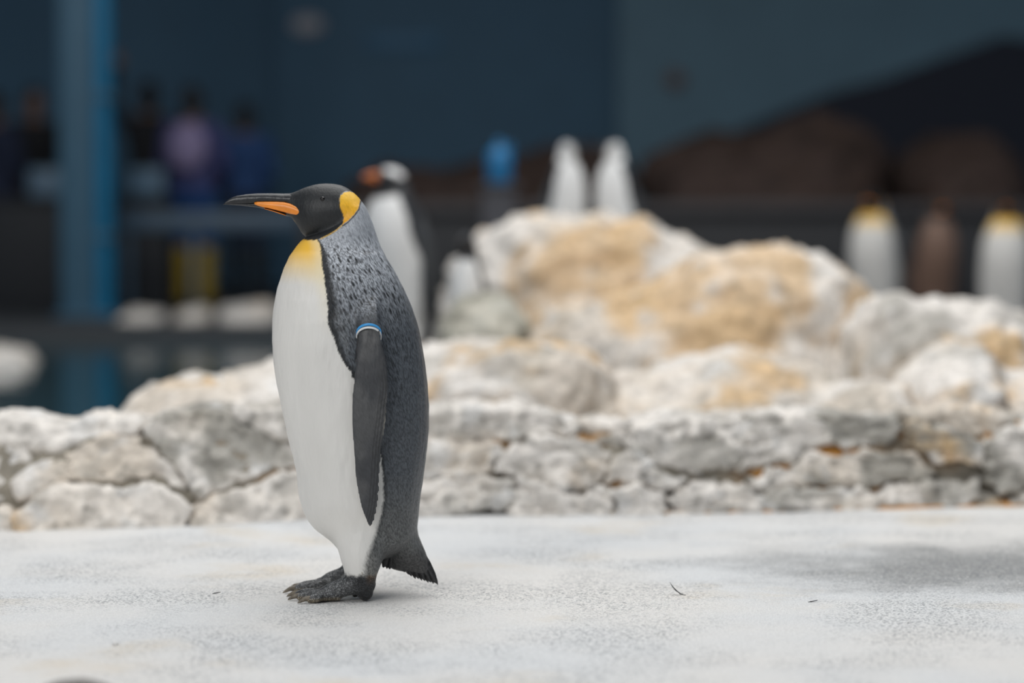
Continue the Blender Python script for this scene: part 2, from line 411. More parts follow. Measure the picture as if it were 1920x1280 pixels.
for k, (poly, proud, oc, gr) in enumerate(LEDGE):
    f = -proud
    me = stone_mesh('stone', poly, [(f + .004, .90), (f, .985), (f + .018, 1.02), (.17, 1.02), (.24, .9)], y_ledge, k + 1, voxel=.0085, amp=.015, s=8, sm=1, crag=.016 if k > 9 else .010, strata=.026 if k > 9 else .005, sk=22, zmin=-.02, ochre=oc, grey=gr)
    ledge_child('stone', me)
# mortar body behind the stones, ochre with algae
us = np.linspace(-650, 2570, 120); rings = []
for u in us:
    yb = y_base(u) + .022
    yt = yb + .12
    zt = P(u, 806 if u < 560 else 796, yt)[2]
    x = P(u, 960, yb)[0]
    rings.append([(x, yb, -.02), (x, yb + .05, zt * .5), (x, yt, zt - .02), (x, yt + .1, zt), (x, yb + .34, zt - .03), (x, yb + .38, -.02)])
me = remesh(MB().loft(rings), 'mortar_core', .02, 1); rough(me, 77, .01, 6)
p = verts(me); p[:, 2] = np.maximum(p[:, 2], -.02); set_verts(me, p)
t = sstep(-.3, .5, fbm(p * 3.3 + 8, 4)) * sstep(-1.2, .2, p[:, 0])
set_col(me, 'Col', mixc(np.tile((.30, .27, .22), (len(p), 1)), (.62, .30, .07), t))
ledge_child('mortar_core', me)
# thin line of orange algae where ledge meets floor
rings = []
for u in np.linspace(1120, 1990, 50):
    x = P(u, 955, y_base(u))[0]; y = y_base(u); w = .022 * (1 + .5 * math.sin(u * .031)) * min(1, (u - 1100) / 300)
    rings.append([(x, y - .03 - w, -.01), (x, y - .03 - w * .6, .004), (x, y + .02, .012), (x, y + .05, -.01)])
me = MB().loft(rings).mesh('algae_line'); p = verts(me)
set_col(me, 'Col', mixc(np.tile((.60, .28, .07), (len(p), 1)), (.55, .48, .38), sstep(-.2, .5, fbm(p * 9, 3))))
a = ledge_child('algae_line', me); a['label'] = 'orange algae along the foot of the ledge'

# boulders on and behind the ledge
def boulder(poly, Y, label, seed, layers=None, group=None, zlow=None, parent=None, **kw):
    """poly: pixel outline of the boulder's largest section at depth Y"""
    layers = layers or [(-.30, .30), (-.26, .52), (-.17, .78), (-.06, .95), (.04, 1.0), (.3, .96), (.5, .8), (.6, .5)]
    pts = list(poly)
    rings = poly_rings(pts, [(0, 1)], lambda u, v: Y)
    c = rings[0].mean(0); zb = min(rings[0][:, 2]) if zlow is None else zlow
    cc = (c[0], Y, zb + (c[2] - zb) * .35)
    mb = MB().loft(poly_rings(pts, layers, lambda u, v: Y, cc))
    me = remesh(mb, 'boulder', kw.pop('voxel', .02), 4)
    rough(me, seed, kw.pop('amp', .035), kw.pop('s', 3.0), kw.pop('strata', .012), kw.pop('sk', 9), kw.pop('crag', .014))
    p = verts(me); p[:, 2] = np.maximum(p[:, 2], kw.pop('zmin', -.02)); set_verts(me, p)
    set_col(me, 'Col', rock_color(p, normals(me), seed, **kw))
    me.transform(Matrix.Translation((-cc[0], -Y, 0)))
    if parent: o = obj('boulder', me, ROCK, parent, (cc[0] - parent.location.x, Y - parent.location.y, 0)); tag(o, label)
    else: o = obj('boulder', me, ROCK, None, (cc[0], Y, 0)); tag(o, label, 'rock', group)
    return o
OUT = empty('rock_outcrop', (1.0, 8.2, 0)); tag(OUT, 'outcrop of pale ochre stained boulders behind the low ledge', 'rock outcrop')
boulder([(196,830),(225,770),(258,737),(320,720),(420,716),(500,704),(560,700),(640,715),(660,860),(200,860)], 7.0, 'low pale slab with a peach tint jutting out over the dark pool', 11, ochre=.42, grey=.0, strata=.02, zmin=-.3)
boulder([(690,840),(720,690),(790,655),(870,643),(1000,642),(1085,658),(1130,690),(1155,740),(1180,840)], 7.25, 'rounded boulder with ochre streaks right behind the ledge, beside the banded penguin', 12, parent=OUT, ochre=.68, grey=.15)
boulder([(1020,850),(1080,760),(1150,715),(1240,700),(1330,672),(1420,662),(1500,700),(1600,740),(1720,850)], 7.5, 'broad pale boulder sloping up behind the middle of the ledge', 13, parent=OUT, ochre=.40, grey=.2, layers=[(-.55, .35), (-.45, .6), (-.25, .82), (0, 1.0), (.3, .96), (.5, .8), (.6, .5)])
boulder([(815,700),(828,600),(842,512),(884,455),(935,410),(1010,402),(1110,404),(1200,422),(1270,447),(1312,472),(1385,495),(1440,700)], 9.3, 'tallest peaked boulder with a deep ochre stained hollow', 14, parent=OUT, ochre=.66, grey=.12, amp=.06, s=2.2)
boulder([(985,760),(1000,620),(1050,575),(1150,550),(1240,535),(1290,500),(1380,468),(1480,470),(1525,490),(1580,506),(1605,540),(1650,570),(1700,760)], 8.4, 'long yellowish boulder in front of the peaked boulder', 15, parent=OUT, ochre=.80, grey=.0, amp=.05, s=2.4)
boulder([(1540,820),(1580,680),(1598,600),(1640,576),(1720,578),(1790,582),(1850,575),(1885,598),(1990,620),(1990,820)], 7.9, 'craggy grey boulder with a dark crevice below the far king penguins', 16, parent=OUT, ochre=.42, grey=.4, amp=.045, s=3.2)
boulder([(1640,850),(1690,745),(1730,690),(1800,655),(1868,650),(1885,705),(1990,690),(1990,850)], 7.3, 'blocky pale boulder above the end of the ledge', 17, parent=OUT, ochre=.5, grey=.2, amp=.035, s=3.5)
boulder([(1480,830),(1540,745),(1600,715),(1680,720),(1720,760),(1760,830)], 7.15, 'small flat tan stone between the broad and the blocky boulder', 18, parent=OUT, ochre=.4, grey=.1, amp=.03)
boulder([(800,740),(812,650),(828,590),(872,562),(950,556),(995,600),(1005,740)], 8.45, 'small olive grey rock at the foot of the peaked boulder', 19, parent=OUT, layers=[(-.2, .4), (-.15, .7), (0, 1), (.1, .92), (.14, .7)], ochre=.2, grey=.45, amp=.04, tint=(.80, .81, .75))
# low shelf on which the three small penguins stand
boulder([(900,700),(910,590),(960,566),(1180,562),(1300,575),(1400,700)], 10.6, 'flat rock shelf hidden behind the peaked boulder', 20, parent=OUT, layers=[(-.5, .8), (-.45, .95), (-.3, 1), (.5, 1), (.6, .9)], amp=.01, strata=0, ochre=.2)
boulder([(680,760),(690,680),(760,676),(795,680),(800,760)], 9.55, 'low rock pedestal under the orange-billed penguin', 21, layers=[(-.35, .8), (-.3, .98), (-.2, 1), (.35, 1), (.42, .8)], amp=.008, strata=0, ochre=.1, grey=.4)
# far bank of the pool
BANKC = None
boulder([(215,640),(224,592),(262,580),(304,582),(316,640)], 16.45, 'grey bank stone at the far pool edge, next to the blue column', 22, ochre=.1, grey=.3, tint=BANKC, amp=.03, voxel=.03, layers=[(-.3, .4), (-.24, .7), (-.1, .95), (0, 1), (.2, .9)], zmin=-.02)
boulder([(320,645),(326,586),(380,574),(396,590),(394,645)], 16.45, 'grey bank stone at the far pool edge, below the yellow boots', 23, ochre=.1, grey=.3, tint=BANKC, amp=.03, voxel=.03, layers=[(-.3, .4), (-.24, .7), (-.1, .95), (0, 1), (.2, .9)], zmin=-.02)
boulder([(400,645),(406,578),(450,566),(510,568),(530,585),(540,645)], 16.45, 'wide pale bank stone at the far pool edge', 24, ochre=.05, grey=.1, tint=None, amp=.03, voxel=.03, layers=[(-.3, .4), (-.24, .7), (-.1, .95), (0, 1), (.2, .9)], zmin=-.02)
boulder([(-110,930),(-90,665),(-10,652),(34,657),(56,680),(64,930)], 13.4, 'bluish grey stone rising from the dark pool water', 25, ochre=.0, grey=.3, tint=None, amp=.03, voxel=.03, zmin=-.62)

# dark brown rockwork at the back
def dark_rock(poly, Y, label, seed, tint, **kw):
    return boulder(poly, Y, label, seed, layers=[(-.8, .35), (-.7, .6), (-.4, .85), (0, 1), (.5, .95), (.9, .7)], ochre=.0, grey=.3, tint=tint, amp=.09, s=1.4, voxel=.05, strata=.02, parent=DRK, **kw)
BR = (.072, .050, .045)
DRK = empty('dark_rockwork', (2.0, 17.6, 0)); tag(DRK, 'dark brown rounded rockwork in front of the blue walls', 'rock outcrop')
dark_rock([(620,640),(630,350),(680,322),(760,312),(900,300),(1000,283),(1090,270),(1200,275),(1230,640)], 18.0, 'long dark brown rock bank below the deep blue wall', 31, BR)
dark_rock([(1190,640),(1198,300),(1300,270),(1420,240),(1540,222),(1620,240),(1670,290),(1700,640)], 17.6, 'big dark brown rock mound below the pale blue wall', 32, BR)
dark_rock([(1660,640),(1680,320),(1710,280),(1770,256),(1850,262),(1910,310),(1960,400),(1990,640)], 17.6, 'domed dark brown rock mound behind the far king penguins', 33, BR)
# low dark barrier in front of the dark rocks
bx = MB().box((P(560, 400, 16.2)[0], 16.2, 0), (6.5, 16.35, .74), .01)
bar = empty('low_barrier', (0, 16.2, 0)); tag(bar, 'low charcoal barrier wall in front of the dark rockwork', 'barrier')
m = bx.mesh('barrier_panel'); m.transform(Matrix.Translation((0, -16.2, 0))); obj('barrier_panel', m, plain('charcoal_board', (.022, .023, .026), .6), bar)
bx = MB().box((P(560, 400, 16.2)[0], 16.15, .70), (6.5, 16.40, .78), .012); m = bx.mesh('barrier_cap'); m.transform(Matrix.Translation((0, -16.2, 0)))
obj('barrier_cap', m, plain('charcoal_cap', (.035, .033, .036), .5), bar)
# painted mountain on the pale wall
mm = [P(u, v, 22.78) for u, v in [(1330,640),(1335,272),(1390,240),(1470,208),(1560,172),(1650,150),(1760,110),(1880,68),(1940,76),(2060,130),(2150,640)]]
mbm = MB(); n = len(mm); mbm.add([(x, y - .02, z) for x, y, z in mm] + [(x, y + .04, z) for x, y, z in mm], [tuple(range(n))[::-1], tuple(range(n, 2 * n))] + [(k, (k + 1) % n, n + (k + 1) % n, n + k) for k in range(n)])
tag(obj('mountain_mural', mbm.mesh('mountain_mural', False), plain('mural_navy', (.016, .022, .040), .7)), 'dark navy mountain silhouette painted on the pale blue wall', 'mural')

# ------------------------------------------------------------------ penguins
PY = 5.0                                   # the banded penguin's depth
O0 = Fl(672, 1118); PX0 = P(672, 1000, PY)[0]
def L3(u, v, y=0.0):
    """local penguin coordinates: pixel u, v on the body's middle plane, y to the far side"""
    x, _, z = P(u, v, PY); return (x - PX0, y, z)
# map back from local x, z to pixels (small perspective tilt ignored: the plane mapping is a homography)
def to_uv(x, z):
    X = x + PX0; dz = z - CAM_Z
    zc = PY * math.cos(PITCH) - dz * math.sin(PITCH); yc = PY * math.sin(PITCH) + dz * math.cos(PITCH)
    return 960 + FPX * X / zc, 640 - FPX * yc / zc

FRONT = [(385,650),(400,642),(412,634),(424,622),(436,600),(442,582),(447,569),(453,563),(460,557),(470,550),(480,543),(500,533),(520,526),(540,520),(560,516),(580,513),(600,511.5),(640,511),(680,514),(720,520),(760,528),(800,537),(840,546.5),(880,557),(905,559.5),(930,562),(950,566),(970,574),(985,586),(1000,604),(1011,621),(1022,630),(1034,638),(1045,646)]
BACK = [(385,684),(400,692),(420,700),(440,706),(460,713),(480,723),(500,735),(520,746),(540,756),(560,765),(580,773),(600,780),(620,785.5),(650,792),(680,797),(720,802),(760,805),(800,805),(840,801),(880,796),(920,790),(960,785),(985,783),(1000,782),(1011,777),(1022,765),(1034,745),(1045,725)]
WID = [(385,40),(400,46),(420,54),(440,62),(460,72),(480,84),(500,94),(530,106),(560,115),(600,122),(650,126),(720,128),(800,127),(880,123),(940,115),(985,100),(1011,86),(1034,66),(1045,50)]
FOOTY = {-1: -.086, 1: .052}
def body_mesh(voxel, feet=True):
    mb = MB()
    n = 56; rings = []
    for v in np.concatenate([np.arange(385, 1045, 5), [1045]]):
        f = np.interp(v, *zip(*FRONT)); b = np.interp(v, *zip(*BACK)); w = np.interp(v, *zip(*WID)) / 930
        x0, _, z0 = L3(f, v); x1, _, z1 = L3(b, v)
        cx, a = (x0 + x1) / 2, (x1 - x0) / 2
        ring = []
        for j in range(n):
            ph = 2 * math.pi * j / n; c, s_ = math.cos(ph), math.sin(ph)
            e = .90 if v > 470 else 1.0
            ring.append((cx - a * math.copysign(abs(c) ** e, c), w * math.copysign(abs(s_) ** e, s_), z0))
        rings.append(ring)
    mb.loft(rings)
    HEAD = [(530,365.5,401,7),(538,363.5,403.5,11),(546,361.8,407.5,15),(555,358.6,419,20),(565,354,437,27),(575,350.2,446,33),(588,346.3,449.5,38),(600,344.3,450,41),(612,343.6,449,43),(626,344.4,446,44.5),(640,347,441,45),(652,352.7,438,44.5),(662,360,438,43),(672,369,436,40),(682,382,432,34),(689,394,428,26)]
    us = np.arange(530, 690, 4.0); H = np.array(HEAD); rings = []
    for u in us:
        t = np.interp(u, H[:, 0], H[:, 1]); b = np.interp(u, H[:, 0], H[:, 2]); w = np.interp(u, H[:, 0], H[:, 3]) / 930
        x, _, zt = L3(u, t); _, _, zb = L3(u, b); cz, h = (zt + zb) / 2, (zt - zb) / 2
        rings.append([(x, w * math.sin(2 * math.pi * j / 40), cz + h * math.cos(2 * math.pi * j / 40)) for j in range(40)])
    mb.loft(rings)
    # rump and tail base
    rings = []
    for v, f, b, w in [(960,715,782,70),(985,716,782,66),(1005,718,785,56),(1020,720,792,46),(1035,722,799,36),(1048,721,803,30),(1056,721,805,24),(1063,724,807,18),(1069,745,808,13),(1074,772,809,9)]:
        x0, _, z0 = L3(f, v); x1, _, _ = L3(b, v); cx, a = (x0 + x1) / 2, (x1 - x0) / 2
        rings.append([(cx - a * math.cos(2 * math.pi * j / 28), w / 930 * math.sin(2 * math.pi * j / 28), z0) for j in range(28)])
    mb.loft(rings)
    # legs and feet
    for sgn in (-1, 1):
        dx = -.012 if sgn > 0 else 0.0
        yy = FOOTY[sgn]
        def Q(x, y, z): return (x + dx, yy + y * -sgn, z)
        z_ = L3(680, 950); a = L3(684, 1000); b = L3(683, 1045); b2 = L3(683, 1065); c = L3(685, 1082)
        mb.tube([Q(z_[0], .045, z_[2]), Q(a[0], .028, a[2]), Q(b[0], .004, b[2]), Q(b2[0], .0, b2[2]), Q(c[0], 0, c[2])], [.066, .058, .041, .033, .025], 20)
        # ankle, heel, instep
        mb.tube([Q(.016, 0, .060), Q(.017, 0, .036), Q(.018, 0, .018)], [.023, .022, .017], 14)
        mb.tube([Q(.020, 0, .034), Q(-.016, .0, .032), Q(-.05, -.002, .019), Q(-.074, -.003, .010)], [.020, .021, .018, .011], 14)
        # toes: outer, middle, inner (local y positive = towards the middle plane)
        for tx, ty in ((-.089, -.028), (-.112, .004), (-.118, .036)):
            mb.tube([Q(-.035, ty * .15, .018), Q(-.07, ty * .62, .0135), Q(tx + .012, ty * .95, .0105), Q(tx, ty, .008)], [.0135, .0112, .0098, .0078], 10)
        # web
        web = [Q(-.03, -.012, 0), Q(-.078, -.022, 0), Q(-.088, -.008, 0), Q(-.098, .004, 0), Q(-.096, .016, 0), Q(-.102, .030, 0), Q(-.03, .012, 0)]
        m_ = len(web)
        mb.add([(q[0], q[1], .003) for q in web] + [(q[0], q[1], .009) for q in web], [tuple(range(m_))[::-1], tuple(range(m_, 2 * m_))] + [(k, (k + 1) % m_, m_ + (k + 1) % m_, m_ + k) for k in range(m_)])
        # hind toe
        mb.tube([Q(.01, .018, .02), Q(-.004, .03, .008)], [.008, .006], 8)
    # flippers
    for sgn in (-1, 1):
        rings = []
        for v in np.concatenate([np.arange(545, 980, 6.0), [980, 984, 986.5]]):
            le = np.interp(v, *zip(*FLE)); tr = np.interp(v, *zip(*FTR)); yo = np.interp(v, *zip(*FY))
            x0, _, z0 = flp(le, v, yo); x1, _, _ = flp(tr, v, yo)
            th = np.interp(v, [545, 600, 640, 720, 860, 960, 986], [.030, .022, .0145, .012, .010, .0075, .004])
            ring = []
            for j in range(20):
                ph = 2 * math.pi * j / 20; c, s_ = math.cos(ph), math.sin(ph)
                t = (1 - c) / 2                      # 0 leading, 1 trailing
                k = th * (1 - .55 * t) * math.copysign(abs(s_) ** .8, s_) * .5
                ring.append((x0 + (x1 - x0) * t, sgn * (yo + k + .010 * t), z0))
            rings.append(ring)
        mb.loft(rings)
    me = remesh(mb, 'king_penguin_body', voxel, 3 if voxel < .004 else 1)
    p = verts(me); u, v = to_uv(p[:, 0], p[:, 2])
    fl = np.abs(p[:, 1]) - np.interp(v, *zip(*FY))
    it = int(130 * (.0021 / voxel) ** 1.5)
    relax(me, sstep(930, 965, v) * sstep(1080, 1062, v) * ((fl < -.022) | (u < 655) | (v > 1000)) * sstep(740, 722, u), it)
    relax(me, sstep(392, 410, v) * sstep(475, 460, v) * sstep(596, 612, u) * sstep(705, 690, u) * .9, it // 2)
    relax(me, sstep(352, 366, v) * sstep(440, 420, v) * sstep(650, 662, u) * .8, it // 4)
    relax(me, sstep(515, 535, v) * sstep(612, 596, v) * sstep(640, 660, u) * sstep(745, 728, u) * .9, it // 2)
    p = verts(me); n = normals(me); u, v = to_uv(p[:, 0], p[:, 2])
    d = .0016 * fbm(p * np.array((17, 17, 9)), 3) + .0005 * fbm(p * np.array((90, 90, 26)), 2)
    set_verts(me, p + n * (d * sstep(470, 500, v) * sstep(1070, 1040, v))[:, None])
    return me
FLE = [(545,672),(575,669),(600,670),(620,672),(640,672.5),(660,670),(694,666.5),(720,663.5),(740,661.5),(800,661),(850,663.5),(870,665),(902,667),(930,672),(946,676),(962,681),(976,687),(986.5,692.5)]
FTR = [(545,712),(575,712),(600,713),(630,714),(650,719),(670,724),(694,727.5),(724,730),(745,728.5),(759,726.5),(790,722.5),(818,719.5),(840,716.5),(900,713),(913,712),(940,709.5),(957,707),(976,701.5),(984,697),(986.5,695)]
FY = [(545,.082),(575,.112),(600,.130),(640,.143),(700,.150),(780,.152),(860,.150),(930,.142),(986.5,.133)]
def flp(u, v, yo):
    """point of the near flipper as seen at u, v, yo nearer than the middle plane"""
    x, _, z = P(u, v, PY - yo); return (x - PX0, -yo, z)

HEADPOLY = [(500,350),(545,352),(576,340),(605,332),(640,336),(656,346),(668,360),(676,370),(672,374),(662,360),(650,358),(641,366),(639.5,376),(645,392),(648,404),(646,418),(634,430),(618,440),(604,447),(592,449.5),(573,449),(563,436),(550,412),(500,405)]
EAR = [(639.5,374),(641,366),(647,361),(657.5,359),(668,363),(674.5,371),(676.6,378),(674,391),(667,401),(655,414.5),(645.5,420.5),(648,408),(645.5,399),(641,389)]
EARLINE = [(646,420.5),(634,431),(622,438.5),(606,446.5)]
SIDE = [(440,588),(448,599),(456,604),(465,607.5),(495,611),(532,617.5),(560,622.5),(575,624),(596,623.5),(620,631),(645,641),(669,651),(686,665),(720,680),(760,700),(800,712),(830,717),(846,721),(880,724),(924,725),(957,719),(989,709),(1022,697),(1044,690),(1070,690)]
def king_color(me):
    p = verts(me); n = normals(me)
    u, v = to_uv(p[:, 0], p[:, 2])
    j = fbm(p * np.array((420, 420, 150)), 3) * 1.7 + fbm(p * np.array((60, 60, 25)) + 4, 3) * 1.5 * sstep(900, 700, p[:, 2] * 0 + to_uv(p[:, 0], p[:, 2])[1])
    uj = u + j; vj = v + fbm(p * 110 + 7, 2) * 1.2
    s = uj - np.interp(vj, *zip(*SIDE))                     # >0 : back side
    # belly
    c = np.tile((.74, .72, .68), (len(p), 1)) * (1 + .05 * fbm(p * np.array((12, 12, 6)), 3))[:, None]
    c = mixc(c, (.80, .66, .36), sstep(560, 500, v) * .45 * sstep(-60, -5, s) )
    c = mixc(c, (.86, .60, .20), sstep(535, 492, v) * .6)
    c = mixc(c, (.88, .50, .035), sstep(506, 462, v) * .95)
    c = mixc(c, (.80, .72, .52), sstep(-26, -2, s) * sstep(640, 520, v) * .5)
    # back
    t = sstep(440, 650, v + .25 * (u - 690))
    bk = np.array((.34, .36, .39)) * (1 - t)[:, None] + np.array((.062, .070, .080)) * t[:, None]
    bk = mixc(bk, (.105, .108, .105), sstep(860, 1000, v) * .8)
    bk = mixc(bk, (.16, .16, .15), sstep(985, 1050, v) * sstep(722, 700, u))
    # black rim next to the belly
    rim = np.interp(v, [448, 470, 500, 540, 580, 600, 640, 690, 830, 900, 990, 1040], [3, 9, 15, 17, 19, 14, 10, 8, 4, 5, 7, 8])
    bk = mixc(bk, (.014, .016, .018), sstep(1.35, .55, s / rim) * np.interp(v, [840, 1000], [1, .35]))
    # grey patch between rim and flipper
    bk = mixc(bk, (.11, .118, .125), sstep(565, 600, v) * sstep(668, 655, u) * sstep(8, 18, s) * .7)
    sw = np.interp(v, [850, 960, 1040], [1.2, 4.0, 9.0]); m = sstep(-1, 1, s / sw); c = c * (1 - m)[:, None] + bk * m[:, None]
    fleck = m * np.interp(v, [440, 470, 620, 800], [.35, 1.0, 1.0, .7])
    # head
    h = sstep(-1.2, 1.2, spoly(uj, vj, HEADPOLY) ) * (v < 470)
    c = mixc(c, (.013, .0145, .016), h); fleck = fleck * (1 - h) + .35 * h
    jj = fbm(p * 240 + 3, 2) * .8
    e = sstep(-1.0, 1.0, spoly(u + jj, v + jj, EAR)); hc = np.clip((v - 360) / 55, 0, 1)
    ec = np.array((.88, .52, .035)) * (1 - hc)[:, None] + np.array((.78, .36, .012)) * hc[:, None]
    c = c * (1 - e)[:, None] + ec * e[:, None]; fleck = fleck * (1 - e) + .12 * e
    el = sstep(2.2, .6, segdist(u, v, EARLINE)) * .8
    c = mixc(c, (.50, .30, .04), el)
    dl = sstep(1.8, .5, segdist(u, v, [(677.5, 376), (675.5, 392), (668, 403), (656, 416), (646, 423)]))
    c = mixc(c, (.015, .016, .017), dl * .9)
    # rump and tail
    tl = sstep(718, 726, uj) * sstep(1010, 1050, v); c = mixc(c, (.055, .055, .055), tl)
    # flippers
    ay = np.abs(p[:, 1]); sc = (PY - ay) / PY
    uf = 960 + (u - 960) / sc; vf = 374 + (v - 374) / sc
    le = np.interp(vf, *zip(*FLE)); tr = np.interp(vf, *zip(*FTR)); yo = np.interp(vf, *zip(*FY))
    inside = (vf > 575) & (vf < 992) & (uf > le - 3) & (uf < tr + 4) & (ay > yo - .012)
    outer = sstep(-.008, -.003, ay - yo - .010 * np.clip((uf - le) / (tr - le + 1e-6), 0, 1))
    fm = inside * sstep(578, 616, vf)
    x = np.clip((uf - le) / (tr - le + 1e-6), 0, 1)
    fc = np.tile((.040, .042, .046), (len(p), 1))
    fc = mixc(fc, (.085, .085, .085), sstep(.2, .8, fbm(p * np.array((14, 14, 9)), 3) + .4) * .6)
    dtr = tr - uf
    st = .5 + .5 * np.sin(dtr * 2 * math.pi / 5.2 + .6 * fbm(p * 30, 2))
    fc = mixc(fc, (.018, .018, .019), sstep(.35, .8, st) * sstep(24, 14, dtr) * sstep(655, 720, vf) * .8)
    fc = mixc(fc, (.60, .56, .46), sstep(2.0, .5, dtr) * sstep(690, 740, vf) * sstep(850, 800, vf))
    fc = mixc(np.tile((.62, .60, .55), (len(p), 1)), fc, outer) if False else fc
    c = c * (1 - fm)[:, None] + fc * fm[:, None]; fleck = fleck * (1 - fm) + .18 * fm
    # feet
    fz = p[:, 2] + fbm(p * 60, 2) * .006
    ft = sstep(.062, .050, fz) * (p[:, 0] < .047)
    fcol = np.tile((.035, .037, .040), (len(p), 1))
    fcol = mixc(fcol, (.27, .275, .275), (.35 + .65 * sstep(-.3, .5, fbm(p * 230, 2))) * sstep(.012, -.03, p[:, 0]) * .9)
    fcol = mixc(fcol, (.02, .021, .023), sstep(.1, .5, fbm(p * np.array((30, 160, 60)) + 3, 2)) * .7)
    fcol = mixc(fcol, (.30, .24, .15), sstep(.013, .006, p[:, 2]) * sstep(.02, -.05, p[:, 0]) * .7)
    fcol = mixc(fcol, (.14, .085, .05), sstep(.018, .03, p[:, 0]) * sstep(.03, .055, p[:, 2]) * .8)
    c = c * (1 - ft)[:, None] + fcol * ft[:, None]; fleck = fleck * (1 - ft)
    set_col(me, 'Col', np.clip(c, 0, 1)); set_f(me, 'fleck', fleck); set_f(me, 'scaly', ft)
    set_f(me, 'spots', m * (1 - h) * (1 - e) * (1 - fm) * np.interp(v, [430, 480, 560, 640], [.2, 1, 1, 0]))
    return me
def plumage_material():
    m, nt, b = new_mat('plumage'); L = nt.links.new
    def attr(n): return N(nt, 'ShaderNodeAttribute', attribute_name=n)
    def M(op, a, c, d=None):
        x = N(nt, 'ShaderNodeMath', operation=op)
        for k, q in enumerate((a, c, d)):
            if q is None: continue
            if isinstance(q, (int, float)): x.inputs[k].default_value = q
            else: L(q, x.inputs[k])
        return x.outputs[0]
    def R(x, a, b_, c, d):
        r = N(nt, 'ShaderNodeMapRange'); r.interpolation_type = 'SMOOTHSTEP'
        for k, q in enumerate((a, b_, c, d)): r.inputs[1 + k].default_value = q
        L(x, r.inputs[0]); return r.outputs[0]
    col = attr('Col'); fl = attr('fleck'); sc = attr('scaly'); sp = attr('spots')
    tc = N(nt, 'ShaderNodeTexCoord')
    mp = N(nt, 'ShaderNodeMapping'); mp.vector_type = 'TEXTURE'; L(tc.outputs['Object'], mp.inputs[0])
    mp.inputs['Rotation'].default_value = (0, math.radians(-24), 0); mp.inputs['Scale'].default_value = (1, 1, 3.2)
    n1 = N(nt, 'ShaderNodeTexNoise'); n1.inputs['Scale'].default_value = 330; n1.inputs['Detail'].default_value = 3; n1.inputs['Roughness'].default_value = .6; L(mp.outputs[0], n1.inputs['Vector'])
    vo = N(nt, 'ShaderNodeTexVoronoi'); vo.inputs['Scale'].default_value = 135; vo.inputs['Randomness'].default_value = .9; L(mp.outputs[0], vo.inputs['Vector'])
    sep = N(nt, 'ShaderNodeSeparateColor'); L(vo.outputs['Color'], sep.inputs[0])
    # streaks: light and dark barbs
    k = R(n1.outputs['Fac'], .32, .68, .35, 1.75)
    k = M('ADD', M('MULTIPLY', M('SUBTRACT', k, 1.0), fl.outputs['Fac']), 1.0)
    # dark feather tips on the silver nape
    d = M('MULTIPLY', R(vo.outputs['Distance'], .18, .46, 1, 0), R(sep.outputs[0], .25, .55, 0, 1))
    d = M('SUBTRACT', 1.0, M('MULTIPLY', M('MULTIPLY', d, sp.outputs['Fac']), .88))
    k = M('MULTIPLY', k, d)
    # scales of the feet
    vf = N(nt, 'ShaderNodeTexVoronoi'); vf.inputs['Scale'].default_value = 330; L(tc.outputs['Object'], vf.inputs['Vector'])
    fs = R(vf.outputs['Distance'], .15, .6, 1.45, .45)
    k = M('MULTIPLY', k, M('ADD', M('MULTIPLY', M('SUBTRACT', fs, 1.0), sc.outputs['Fac']), 1.0))
    s_ = N(nt, 'ShaderNodeVectorMath', operation='SCALE'); L(col.outputs['Color'], s_.inputs[0]); L(k, s_.inputs['Scale'])
    L(s_.outputs[0], b.inputs['Base Color'])
    b.inputs['Roughness'].default_value = .46; b.inputs['Specular IOR Level'].default_value = .38
    b.inputs['Sheen Weight'].default_value = .04; b.inputs['Sheen Roughness'].default_value = .5
    n3 = N(nt, 'ShaderNodeTexNoise'); n3.inputs['Scale'].default_value = 210; n3.inputs['Detail'].default_value = 4
    mp2 = N(nt, 'ShaderNodeMapping'); mp2.vector_type = 'TEXTURE'; mp2.inputs['Scale'].default_value = (1, 1, 5); L(tc.outputs['Object'], mp2.inputs[0]); L(mp2.outputs[0], n3.inputs['Vector'])
    h = M('ADD', M('MULTIPLY', n1.outputs['Fac'], M('MULTIPLY', fl.outputs['Fac'], 1.0)), M('MULTIPLY', n3.outputs['Fac'], .45))
    h = M('SUBTRACT', h, M('MULTIPLY', vo.outputs['Distance'], M('MULTIPLY', sp.outputs['Fac'], .6)))
    h = M('SUBTRACT', h, M('MULTIPLY', vf.outputs['Distance'], sc.outputs['Fac']))
    bp = N(nt, 'ShaderNodeBump'); bp.inputs['Strength'].default_value = .55; bp.inputs['Distance'].default_value = .0022
    L(h, bp.inputs['Height']); L(bp.outputs[0], b.inputs['Normal'])
    return m
PLUME = plumage_material()
BILL_D = plain('bill_black_horn', (.014, .015, .017), .32, .3, 60, .15)
BILL_O = plain('bill_orange_plate', (.86, .27, .022), .35, .12, 40, .05)
EYE = plain('eye_dark_brown', (.006, .004, .003), .08, 0, 5, 0)
CLAW = plain('claw_horn', (.16, .135, .10), .45, .35, 120, .15)
BAND_B = plain('band_blue_plastic', (.045, .31, .68), .35, .05, 30, 0)
BAND_W = plain('band_white_plastic', (.75, .76, .76), .35, .05, 30, 0)
TAILM = plain('tail_feather_slate', (.030, .030, .031), .6, .5, 160, .3)

